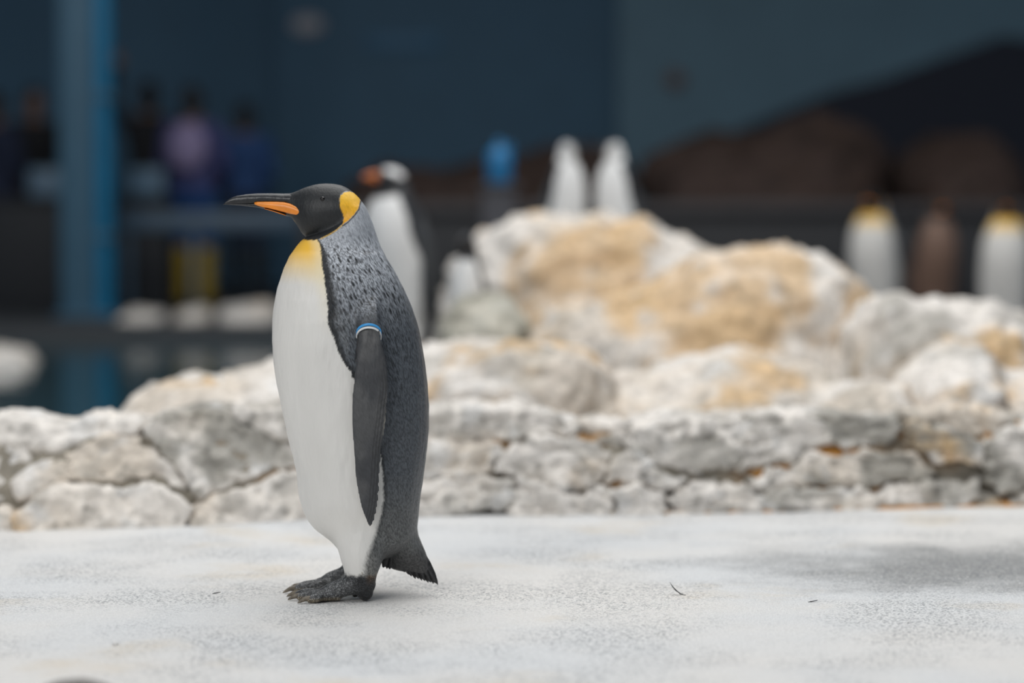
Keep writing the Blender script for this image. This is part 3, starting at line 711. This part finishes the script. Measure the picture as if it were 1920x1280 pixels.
def bill_ring(u, t, b, w, e=1.0, n=16):
    x, _, zt = L3(u, t); _, _, zb = L3(u, b); cz, h = (zt + zb) / 2, (zt - zb) / 2
    return [(x, w / 930 * math.sin(2 * math.pi * j / n), cz + h * math.cos(2 * math.pi * j / n)) for j in range(n)]
def king_parts(root, body):
    obj('body', body, PLUME, root)
    UP = [(418.5,382.6,383.6,.4),(423,378.3,383.2,1.6),(430,372.8,383.2,2.8),(437,369.3,383.2,3.8),(445,366.8,383.4,4.8),(463,364,383.4,6.2),(485,362.5,382,7.8),(510,362.4,381.5,9.4),(530,362.8,384.5,11),(545,362.5,388,12.5),(556,360,392,14)]
    obj('upper_bill', MB().loft([bill_ring(*q) for q in UP]).mesh('upper_bill'), BILL_D, root)
    LO = [(424,381.8,383.6,.8),(435,381.6,384.2,2.2),(450,381.5,385,3.6),(465,381.2,386.6,4.8),(480,380.5,388.2,6.0)]
    obj('lower_bill', MB().loft([bill_ring(*q) for q in LO] + [bill_ring(500, 380, 392, 7.2), bill_ring(520, 380, 398.5, 8.4), bill_ring(538, 384, 405, 9.5), bill_ring(548, 390, 406, 9)]).mesh('lower_bill'), BILL_D, root)
    # orange plates on both sides of the lower bill
    PL = [(478,378.9,383.2,8.2),(484,378.1,385.6,9.6),(494,377.9,388.4,10.6),(508,377.9,391.2,12.2),(522,378.2,394.6,14.6),(534,378.9,397.6,17),(545,381.6,400.6,19.4),(556,386,402.6,22.2),(564,390.3,403.1,24.0),(569.5,394.2,402.6,25.0),(572.5,398.3,401,24.8)]
    for sgn in (-1, 1):
        rings = []
        for u, t, b, w in PL:
            x, _, zt = L3(u, t); _, _, zb = L3(u, b); cz, h = (zt + zb) / 2, (zt - zb) / 2
            yo = w / 930
            rings.append([(x, sgn * (yo - .004 + .0055 * math.sin(2 * math.pi * j / 12)), cz + h * math.cos(2 * math.pi * j / 12)) for j in range(12)])
        o = obj('bill_plate', MB().loft(rings).mesh('bill_plate'), BILL_O, root); o['label'] = 'orange bill plate'
        rings = []
        for u, t, b, w in [(496,390.6,391.6,7.4),(510,394,395.6,8.6),(524,398.2,400.2,10),(536,402,404.3,11)]:
            rings.append([(x_, sgn * abs(y_) if False else y_ + sgn * .002, z_) for x_, y_, z_ in bill_ring(u, t, b, w, 1, 10)])
        if sgn < 0: obj('bill_keel', MB().loft(rings).mesh('bill_keel'), BILL_O, root)
    for sgn in (-1, 1):
        e = L3(608, 373); obj('eye', MB().ball((0, 0, 0), .0052, 14, 8).mesh('eye'), EYE, root, (e[0], sgn * .0385, e[2]))
    for sgn in (-1, 1):
        dx = -.012 if sgn > 0 else 0.0
        for tx, ty in ((-.089, -.028), (-.112, .004), (-.118, .036)):
            y = FOOTY[sgn] + ty * -sgn; x = tx + dx; q = ty * -sgn * .12
            obj('claw', MB().tube([(x + .004, y, .0105), (x - .010, y + q, .0095), (x - .020, y + q * 2, .0045), (x - .024, y + q * 2.2, .0022)], [.0058, .0048, .0028, .0010], 8).mesh('claw'), CLAW, root)
    # tail feathers
    tips = [(719,1064),(725,1066),(731,1067),(738,1065),(745,1066),(752,1069),(759,1073),(766,1077),(772,1081),(779,1085),(785,1086),(791,1088),(797,1090),(803,1092),(808,1093),(813,1094),(818,1095),(821,1096)]
    for k, (tu, tv) in enumerate(tips):
        f = k / (len(tips) - 1)
        bu = 728 + 66 * f; bv = 1026 + 14 * f
        for sgn in ((-1, 1) if k % 2 == 0 else (0,)):
            a = L3(bu, bv); b_ = L3(tu - (3 if sgn > 0 else 0), tv - (2 if sgn else 0))
            y0 = sgn * (.030 * (1 - f) + .008); y1 = sgn * (.012 * (1 - f) + .003)
            w = .0055
            A = Vector((a[0], y0, a[2])); B = Vector((b_[0], y1, b_[2])); d = (B - A).normalized(); sd = Vector((d.z, 0, -d.x)).normalized()
            rings = []
            for t, ww in ((0, .9), (.3, 1.2), (.65, 1.1), (.88, .62), (1, .08)):
                c = A.lerp(B, t) + Vector((0, 0, -.004 * math.sin(math.pi * t) * (1 - f)))
                rings.append([c - sd * w * ww, c + Vector((0, -.0012, 0)), c + sd * w * ww, c + Vector((0, .0012, 0))])
            obj('tail_feather', MB().loft(rings).mesh('tail_feather'), TAILM, root)

king_me = king_color(body_mesh(.0021))
king = empty('king_penguin', (PX0, PY, 0))
tag(king, 'king penguin in profile with a blue and white flipper band on the open floor', 'penguin')
king_parts(king, king_me)
CUFF = plain('cuff_feathers', (.52, .47, .38), .7, .4, 90, .1)
mbc = MB(); rr = random.Random(4)
for sgn in (-1, 1):
    for k in range(150):
        a = rr.uniform(0, 2 * math.pi); r_ = rr.uniform(.024, .030); zt = rr.uniform(.060, .085); dx = -.012 if sgn > 0 else 0
        lx = L3(685, 1080)[0] + dx; b0 = Vector((lx + r_ * math.cos(a), FOOTY[sgn] + r_ * math.sin(a), zt)); ln = rr.uniform(.010, .020)
        tip = b0 + Vector((rr.uniform(-.003, .003), rr.uniform(-.003, .003), -ln)); sd = Vector((-math.sin(a), math.cos(a), 0)) * .0012
        mbc.add([b0 - sd, b0 + sd, tip], [(0, 1, 2)])
cf = obj('leg_feathers', mbc.mesh('leg_feathers'), CUFF, king); cf['kind'] = 'stuff'
KING_SRC = [copy_tree(king) for k in range(2)]
# flipper band: two rings round the near flipper
bandroot = None
for nm, mat, dv, hh in (('band_ring', BAND_B, 0.0, .0048), ('band_ring', BAND_W, 5.6, .0040)):
    rings = []
    for j in range(40):
        ph = 2 * math.pi * j / 40
        cu = 691.5 - 22.8 * math.cos(ph); yo = .134 + .020 * math.sin(ph)
        vv = 625 + dv - 17 * math.sin(ph)
        c = Vector(flp(cu, vv, yo)); out = Vector((-math.cos(ph), -math.sin(ph), 0))
        rings.append([c + out * .0012 + Vector((0, 0, hh * .5)), c + out * .0012 - Vector((0, 0, hh * .5)), c - out * .0012 - Vector((0, 0, hh * .5)), c - out * .0012 + Vector((0, 0, hh * .5))])
    mbb = MB(); n = 4; m_ = len(rings)
    mbb.add([q for r in rings for q in r], [(k * n + j, k * n + (j + 1) % n, ((k + 1) % m_) * n + (j + 1) % n, ((k + 1) % m_) * n + j) for k in range(m_) for j in range(n)])
    o = obj(nm, mbb.mesh(nm), mat, king); o['label'] = 'blue flipper band' if dv == 0 else 'white flipper band'

# ------------------------------------------------------------------ the other penguins
def place(root, u, Y, z, rz, sc):
    root.location = (P(u, 400, Y)[0], Y, z); root.rotation_euler = (0, 0, math.radians(rz)); root.scale = sc if hasattr(sc, '__len__') else (sc, sc, sc)
tag(KING_SRC[0], 'king penguin with a yellow throat behind the long yellowish boulder', 'penguin')
place(KING_SRC[0], 1642, 14.0, 0, 62, 1.0)
tag(KING_SRC[1], 'king penguin with a bright orange throat, behind the craggy grey boulder', 'penguin')
place(KING_SRC[1], 1886, 13.2, 0, 82, .97)

def small_color(me, kind):
    p = verts(me); u, v = to_uv(p[:, 0], p[:, 2])
    s = u - np.interp(v, *zip(*SIDE)) + fbm(p * 60, 2) * 2
    c = np.tile((.78, .78, .77), (len(p), 1)); blk = np.array((.022, .024, .028))
    c = mixc(c, blk, sstep(-3, 3, s))
    if kind == 'hood': c = mixc(c, blk, sstep(458, 448, v))
    elif kind == 'bonnet':
        hd = sstep(462, 452, v + .2 * (u - 600)); c = mixc(c, blk, hd)
        c = mixc(c, (.80, .80, .80), sstep(-2, 2, spoly(u, v, [(572,335),(612,330),(655,338),(672,356),(668,380),(640,388),(610,380),(585,366)])))
    else:
        c = mixc(c, (.78, .78, .77), sstep(460, 452, v) * sstep(-2, 2, 660 - u))
        c = mixc(c, blk, sstep(-2, 2, 356 - .25 * (u - 600) - v + 14 * (u > 640)))
        c = mixc(c, blk, sstep(2.5, 1, segdist(u, v, [(640, 385), (625, 415), (600, 440)])))
    ay = np.abs(p[:, 1]); sc = (PY - ay) / PY; uf = 960 + (u - 960) / sc; vf = 374 + (v - 374) / sc
    le = np.interp(vf, *zip(*FLE)); tr = np.interp(vf, *zip(*FTR)); yo = np.interp(vf, *zip(*FY))
    fm = (vf > 590) & (vf < 992) & (uf > le - 3) & (uf < tr + 4) & (ay > yo - .012)
    c = mixc(c, (.045, .05, .055), fm.astype(float))
    c = mixc(c, (.75, .30, .10), sstep(.06, .045, p[:, 2]) * (p[:, 0] < .047))
    set_col(me, 'Col', c); set_f(me, 'fleck', np.full(len(p), .1)); set_f(me, 'scaly', np.zeros(len(p))); set_f(me, 'spots', np.zeros(len(p)))
    return me
low = body_mesh(.0055)
BILL_R = plain('bill_orange_red', (.62, .17, .03), .35, .1, 40, 0)
def small_penguin(kind, label, bill_mat):
    r = empty('penguin', (0, 0, 0)); tag(r, label, 'penguin')
    me = low.copy(); me.name = kind + '_body'; obj('body', small_color(me, kind), PLUME, r)
    def sh(q): u, t, b, w = q; return bill_ring(548 - (548 - u) * .55, t, b, w * 1.2)
    obj('upper_bill', MB().loft([sh(q) for q in [(418,386,389,1),(430,378,388,4),(463,370,386,7),(500,364,386,10),(530,362,388,13),(556,361,392,15)]]).mesh('upper_bill'), bill_mat, r)
    obj('lower_bill', MB().loft([sh(q) for q in [(440,387,390,2),(463,385,392,5),(500,384,398,8),(530,384,403,11),(556,386,406,13)]]).mesh('lower_bill'), bill_mat, r)
    for sgn in (-1, 1):
        e = L3(604, 376); obj('eye', MB().ball((0, 0, 0), .0065, 12, 8).mesh('eye'), EYE, r, (e[0], sgn * .0405, e[2]))
    for sgn in (-1, 1):
        for tx, ty in ((-.089, -.028), (-.112, .004), (-.118, .036)):
            x = tx + (-.012 if sgn > 0 else 0); y = FOOTY[sgn] + ty * -sgn
            obj('claw', MB().tube([(x + .004, y, .0105), (x - .014, y, .008), (x - .024, y, .003)], [.0058, .004, .001], 8).mesh('claw'), CLAW, r)
    return r
g = small_penguin('bonnet', 'black headed penguin with a white crown and orange bill, right behind the banded penguin', BILL_R); place(g, 752, 9.45, .205, 38, .86)
c1 = small_penguin('chin', 'white faced penguin nearer the blue canister, on top of the tallest boulder', BILL_D); place(c1, 1056, 10.75, .41, 130, (.60, .60, .77))
c2 = small_penguin('chin', 'bright white fronted penguin nearer the big brown mound, on top of the tallest boulder', BILL_D); place(c2, 1160, 10.75, .41, 45, (.62, .62, .77))
c3 = small_penguin('hood', 'small black headed penguin showing its white belly beside the olive grey rock', BILL_D); place(c3, 882, 8.84, 0, 62, (.50, .50, .82))
# king penguin with a brown front and darker brown back and head
bm_ = low.copy(); bm_.name = 'brown_king_body'; king_color(bm_)
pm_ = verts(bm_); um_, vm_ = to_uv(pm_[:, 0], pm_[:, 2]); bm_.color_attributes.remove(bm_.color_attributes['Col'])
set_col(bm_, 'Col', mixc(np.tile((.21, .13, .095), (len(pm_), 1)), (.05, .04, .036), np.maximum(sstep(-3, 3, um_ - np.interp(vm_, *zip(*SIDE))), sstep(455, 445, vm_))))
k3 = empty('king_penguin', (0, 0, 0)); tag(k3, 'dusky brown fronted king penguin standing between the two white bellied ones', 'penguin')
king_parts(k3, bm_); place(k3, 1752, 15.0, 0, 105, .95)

# ------------------------------------------------------------------ people at the far side of the pool
SKIN = plain('skin', (.20, .115, .08), .5, .08, 30, .05)
HAIR = plain('dark_hair', (.012, .011, .012), .5, .4, 90, .3)
def cloth(name, c): return plain(name, c, .8, .2, 18, .25)
def person_kit(pose):
    """continuous body mesh, plus clothing shells; faces -y"""
    def spine(mb, k=0.0, z0=.80, z1=9):
        R = [(.80,.135,.085),(.88,.165,.105),(.96,.160,.100),(1.06,.138,.092),(1.18,.158,.105),(1.28,.176,.110),(1.35,.172,.095),(1.395,.115,.072),(1.425,.062,.058),(1.50,.056,.058)]
        R = [r for r in R if z0 <= r[0] <= z1]
        mb.loft([[((a + k) * math.cos(t), (b + k) * math.sin(t), z) for t in np.linspace(0, 2 * math.pi, 24, endpoint=False)] for z, a, b in R])
    def leg(mb, k=0.0, za=.84, zb=.07):
        for s in (-1, 1):
            pts = [(.085 * s, 0, .84), (.095 * s, -.012, .47), (.10 * s, .012, .07)]; rad = [.088, .058, .040]
            zs = np.linspace(za, zb, 8); q = [(np.interp(-z, [-.84, -.47, -.07], [p_[0] for p_ in pts]), np.interp(-z, [-.84, -.47, -.07], [p_[1] for p_ in pts]), z) for z in zs]
            mb.tube(q, [np.interp(-z, [-.84, -.47, -.07], rad) + k for z in zs], 14)
    def armpts(s):
        if pose == 'raised' and s > 0: return [(.175 * s, 0, 1.335), (.27 * s, -.05, 1.50), (.25 * s, -.10, 1.76)]
        return [(.175 * s, 0, 1.335), (.235 * s, -.01, 1.06), (.19 * s, -.20, .96)]
    def arm(mb, k=0.0, hand=True):
        for s in (-1, 1):
            a = armpts(s); a = [Vector(q) for q in a]
            mb.tube([a[0], a[0].lerp(a[1], .5), a[1], a[1].lerp(a[2], .5), a[2]], [.056 + k, .048 + k, .041 + k, .036 + k, .028 + k], 12)
            if hand:
                d = (a[2] - a[1]).normalized(); sd = Vector((1, 0, 0)); up = d.cross(sd).normalized()
                mb.tube([a[2], a[2] + d * .045, a[2] + d * .085], [.026, .036, .034], 10, .55)
                for f, (o_, l_) in enumerate(((-.027, .062), (-.009, .074), (.009, .070), (.027, .055))):
                    b = a[2] + d * .085 + sd * o_
                    mb.tube([b, b + d * l_ * .5, b + d * l_ * .85 - up * .018], [.0095, .009, .008], 8)
                b = a[2] + d * .035 - sd * .028 * s
                mb.tube([b, b - sd * .022 * s + d * .025, b - sd * .026 * s + d * .052], [.011, .0105, .009], 8)
    def head(mb):
        mb.ball((0, -.005, 1.545), (.074, .092, .112), 20, 14); mb.ball((0, -.035, 1.495), (.055, .058, .062), 16, 10)
        mb.tube([(0, -.095, 1.555), (0, -.112, 1.525)], [.010, .015], 8)
        mb.tube([(-.022, -.088, 1.487), (.022, -.088, 1.487)], [.008, .008], 8)
        for s in (-1, 1): mb.ball((.076 * s, .005, 1.54), (.012, .022, .032), 10, 8)
    b = MB(); spine(b); leg(b); arm(b); head(b)
    for s in (-1, 1): b.tube([(.10 * s, .03, .045), (.11 * s, -.10, .032), (.115 * s, -.17, .026)], [.040, .036, .028], 12)
    body = remesh(b, 'person_body', .0075, 2)
    j = MB(); spine(j, .018, .86, 1.40); arm(j, .013, False); jacket = remesh(j, 'jacket', .012, 3)
    t = MB(); spine(t, .008, .80, .97); leg(t, .014, .84, .30); trousers = remesh(t, 'trousers', .012, 3)
    shoes = []
    for s in (-1, 1):
        m = MB(); m.tube([(.097 * s, .0, .40), (.099 * s, .01, .25), (.10 * s, .015, .07)], [.075, .066, .056], 14); m.tube([(.10 * s, .03, .050), (.11 * s, -.10, .042), (.115 * s, -.18, .036)], [.050, .046, .036], 12)
        me = remesh(m, 'boot', .01, 2); p = verts(me); p[:, 2] = np.maximum(p[:, 2], 0.0); set_verts(me, p); shoes.append(me)
    h = MB(); h.ball((0, .012, 1.562), (.086, .098, .112), 20, 14); h.ball((0, .045, 1.50), (.07, .055, .08), 14, 10); hair = remesh(h, 'hair', .01, 2)
    p = verts(hair); m_ = (p[:, 1] < -.045) & (p[:, 2] < 1.60); p[m_, 1] = -.045; set_verts(hair, p)
    eyes = MB().ball((0, 0, 0), .012, 10, 8).mesh('eye')
    return dict(body=body, jacket=jacket, trousers=trousers, boots=shoes, hair=hair, eye=eyes)
KITS = {k: person_kit(k) for k in ('rest', 'raised')}
def person(pose, u, Y, rz, sc, label, jk, tr, bt, bulge_mat=None):
    r = empty('person', (P(u, 400, Y)[0], Y, 0), math.radians(rz)); r.scale = (sc, sc, sc); tag(r, label, 'person')
    K = KITS[pose]
    def part(nm, me, mat, loc=None):
        o = obj(nm, me, None, r, loc)
        if not me.materials: me.materials.append(mat)
        o.material_slots[0].link = 'OBJECT'; o.material_slots[0].material = mat; return o
    part('body', K['body'], SKIN); part('jacket', K['jacket'], jk); part('trousers', K['trousers'], tr); part('hair', K['hair'], HAIR)
    for b in K['boots']: part('boot', b, bt)
    for s in (-1, 1): part('eye', K['eye'], EYE, (.03 * s, -.083, 1.552))
    if bulge_mat:
        m = MB(); m.ball((0, .155, 1.20), (.155, .085, .19), 20, 14); me = remesh(m, 'bulge', .012, 2)
        o = part('bulge', me, bulge_mat); o['label'] = 'pale lavender bulge on the back'  # rounded lavender shape set against the back of the jacket
    return r
NAVY = cloth('navy_cloth', (.012, .020, .05)); BLACKC = cloth('black_cloth', (.010, .011, .014)); DENIM = cloth('blue_overall', (.010, .055, .19)); PURP = cloth('violet_blue_cloth', (.055, .06, .17))
LAV = cloth('lavender_cloth', (.30, .25, .42)); YEL = plain('yellow_rubber', (.33, .23, .02), .4, .1, 20, .05); BLKB = plain('black_rubber', (.012, .012, .013), .5, .1, 20, .05)
BLUEL = cloth('mid_blue_cloth', (.03, .085, .24))
person('rest', 362, 19.0, 172, 1.0, 'person in a violet jacket and blue overalls with yellow boots, seen from behind', PURP, DENIM, YEL, LAV)
person('rest', 460, 20.1, 200, .95, 'person in a mid blue jacket with dark boots, standing beside the yellow boots', BLUEL, NAVY, BLKB)
person('raised', 280, 20.4, 190, 1.06, 'person in dark clothes raising one arm behind the violet jacket', BLACKC, BLACKC, BLKB)
person('rest', 66, 20.0, 30, 1.02, 'person in dark clothes turned towards the pool, behind the counter', BLACKC, NAVY, BLKB)
person('rest', -8, 19.2, 150, .98, 'person in a navy jacket next to the end of the counter', NAVY, NAVY, BLKB)

# ------------------------------------------------------------------ column, counters, rail
COLP = plain('column_grey_blue', (.045, .12, .185), .5, .06, 6, .02); PIPE = plain('pipe_bright_blue', (.010, .16, .31), .35, .06, 6, .02)
cr = empty('blue_column', (P(150, 400, 17.0)[0], 17.0, 0)); tag(cr, 'square blue grey column with a bright blue pipe at the far pool edge', 'column')
s0 = 17.0 / FPX
obj('shaft', MB().box((-32 * s0, -.12, 0), (32 * s0, .12, 5.5), .01).mesh('shaft'), COLP, cr)
obj('pipe', MB().tube([(46 * s0, -.05, .02), (46 * s0, -.05, 2.7), (46 * s0, -.05, 5.45)], 19 * s0, 20).mesh('pipe'), PIPE, cr)
for z in (.55, 1.5, 2.4): obj('pipe_clip', MB().box((24 * s0, -.13, z - .02), (68 * s0, .03, z + .02), .006).mesh('pipe_clip'), COLP, cr)
obj('foot_plate', MB().box((-42 * s0, -.17, 0), (72 * s0, .17, .03), .006).mesh('foot_plate'), COLP, cr)
CT = plain('counter_black', (.014, .017, .022), .6, .1, 10, .02); CTP = plain('counter_pale_blue', (.11, .19, .27), .4, .05, 10, .02)
def counter(u0, u1, Y, pu0, pu1, label):
    x0, x1 = P(u0, 400, Y)[0], P(u1, 400, Y)[0]; cx = (x0 + x1) / 2; hw = (x1 - x0) / 2
    r = empty('counter', (cx, Y, 0)); tag(r, label, 'counter')
    obj('cabinet', MB().box((-hw, 0, 0), (hw, .5, .78), .01).mesh('cabinet'), CT, r)
    obj('worktop', MB().box((-hw - .02, -.03, .78), (hw + .02, .53, .82), .008).mesh('worktop'), CT, r)
    q0, q1 = P(pu0, 400, Y)[0] - cx, P(pu1, 400, Y)[0] - cx
    o = obj('upright_panel', MB().box((q0, .1, .82), (q1, .2, 1.03), .015).mesh('upright_panel'), CTP, r); o['label'] = 'pale blue upright panel'
counter(-60, 112, 18.3, 48, 108, 'black counter with a pale blue panel beside the person in navy')
counter(216, 312, 18.3, 238, 304, 'black counter with a pale blue panel between the blue column and the yellow boots')
rl = empty('hand_rail', (P(400, 400, 17.6)[0], 17.6, 0)); tag(rl, 'blue grey rail board on posts in front of the people', 'rail')
x0 = P(226, 400, 17.6)[0] - rl.location.x; x1 = P(640, 400, 17.6)[0] - rl.location.x
RB = plain('rail_blue_grey', (.050, .090, .135), .4, .06, 6, .02)
obj('rail_board', MB().box((x0, -.02, .58), (x1, .02, .715), .008).mesh('rail_board'), RB, rl)
for f in (.03, .33, .97):
    x = x0 + (x1 - x0) * f; obj('post', MB().box((x - .025, .02, 0), (x + .025, .07, .70), .006).mesh('post'), RB, rl)
# canister on a post behind the peaked boulder
YC = 13.0; k = YC / FPX
cn = empty('canister', (P(936, 300, YC)[0], YC, .885)); tag(cn, 'bright blue plastic canister standing on the grey stand', 'canister')
PB = plain('blue_plastic', (.012, .16, .36), .35, .05, 10, .02)
obj('tank', MB().loft([[(r * math.cos(t), r * .8 * math.sin(t), z) for t in np.linspace(0, 2 * math.pi, 24, endpoint=False)] for r, z in ((.058, 0), (.066, .01), (.068, .12), (.064, .15), (.045, .178), (.026, .19))]).mesh('tank'), PB, cn)
obj('cap', MB().tube([(0, 0, .188), (0, 0, .205)], .022, 14).mesh('cap'), PB, cn)
obj('handle', MB().tube([(.03, 0, .185), (.05, 0, .205), (.066, 0, .17), (.066, 0, .12)], .008, 8).mesh('handle'), PB, cn)
st = empty('stand', (cn.location.x, YC, 0)); tag(st, 'plain grey stand carrying the blue canister behind the rocks', 'stand')
GS = plain('stand_grey', (.055, .055, .065), .6, .1, 10, .05)
obj('stand_top', MB().box((-.11, -.10, .86), (.11, .10, .885), .006).mesh('stand_top'), GS, st)
obj('stand_post', MB().box((-.085, -.08, 0), (.085, .08, .86), .008).mesh('stand_post'), GS, st)
# fittings on the walls
def wall_disc(u, v, Y, r, label, cat, col, nm, squash=.6):
    c = P(u, v, Y); e = empty(nm, (c[0], Y, c[2])); tag(e, label, cat)
    m = plain(nm + '_paint', col, .4, .05, 10, 0)
    obj('housing', MB().loft([[(r * k_ * math.cos(t), y, r * k_ * squash * math.sin(t)) for t in np.linspace(0, 2 * math.pi, 28, endpoint=False)] for k_, y in ((1, .0), (1, -.03), (.92, -.05))]).mesh('housing'), m, e)
    obj('lens', MB().loft([[(r * k_ * math.cos(t), y, r * k_ * squash * math.sin(t)) for t in np.linspace(0, 2 * math.pi, 28, endpoint=False)] for k_, y in ((.85, -.045), (.7, -.07), (.3, -.085))]).mesh('lens'), m, e)
wall_disc(577, 47, 23.2, .15, 'pale oval disc high on the deep blue wall', 'lamp', (.62, .60, .62), 'wall_oval')  # plain pale oval disc on the wall
wall_disc(1266, 150, 22.8, .09, 'small brown round fitting on the pale blue wall', 'fitting', (.22, .15, .13), 'wall_fitting', 1.0)
c = P(755, 78, 23.2); e = empty('wall_sign', (c[0], 23.2, c[2])); tag(e, 'long plain blue panel on the deep blue wall near the oval disc', 'panel')
obj('sign_board', MB().box((-.34, -.03, -.07), (.34, 0, .07), .01).mesh('sign_board'), plain('sign_blue', (.045, .17, .30), .5, .05, 5, 0), e)
obj('sign_frame', MB().box((-.36, -.015, -.09), (.36, 0, .09), .006).mesh('sign_frame'), WALL_D, e)

# ------------------------------------------------------------------ small things on the floor
FE = plain('feather_dark', (.03, .03, .032), .6, .4, 200, .1); FW = plain('feather_white', (.75, .74, .72), .6, .1, 200, .1)
def feather(u, v, ln, rz, up, mat, label):
    c = Fl(u, v); r = empty('feather', (c[0], c[1], 0), math.radians(rz)); tag(r, label, 'feather')
    rings = []
    for t, w in ((0, .05), (.15, .5), (.45, 1), (.75, .8), (1, .06)):
        x = ln * (t - .3); z = .0012 + up * t * t; ww = ln * .11 * w
        rings.append([(x, -ww, z + .0015), (x, 0, z + .0006), (x, ww, z + .0015), (x, 0, z + .0016)])
    obj('vane', MB().loft(rings).mesh('vane'), mat, r)
    obj('quill', MB().tube([(-ln * .5, 0, .0012), (-ln * .1, 0, .0014), (ln * .6, 0, .0016 + up * .8)], [.0007, .0006, .0003], 6).mesh('quill'), mat, r)
feather(1273, 1115, .030, 150, .022, FE, 'dark curled feather with its tip up on the open floor')
feather(1523, 1129, .016, 10, .002, FE, 'tiny dark feather lying flat near the worn dark floor patch')
feather(1704, 1168, .018, 60, .006, FW, 'tiny white feather on the pale floor in front of the dark patch')
feather(405, 1113, .014, 20, .001, FE, 'tiny dark feather on the pale floor in front of the penguin')
def pebble(u, v, r, seed, col, label, nm='pebble', flat=.7):
    c = Fl(u, v); m = MB().ball((0, 0, r * flat * .8), (r, r * .9, r * flat), 18, 12); me = remesh(m, nm, r / 9, 1); rough(me, seed, r * .12, 1.2 / r)
    p = verts(me); p[:, 2] = np.maximum(p[:, 2], 0); set_verts(me, p); set_col(me, 'Col', np.tile(col, (len(p), 1)))
    tag(obj(nm, me, ROCK, None, (c[0], c[1], 0)), label, 'pebble' if nm == 'pebble' else 'rock')
pebble(216, 1209, .0055, 61, (.85, .84, .82), 'tiny white pebble on the pale floor near the front')
x, y, _ = P(140, 1300, 3.75)
me = remesh(MB().ball((0, 0, .030), (.075, .07, .038), 24, 14), 'stone', .006, 2); rough(me, 62, .004, 14)
p = verts(me); p[:, 2] = np.maximum(p[:, 2], 0); set_verts(me, p); set_col(me, 'Col', np.tile((.20, .185, .17), (len(p), 1)))
tag(obj('stone', me, ROCK, None, (x, y, 0)), 'dark rounded stone at the front edge of the pale floor', 'rock')
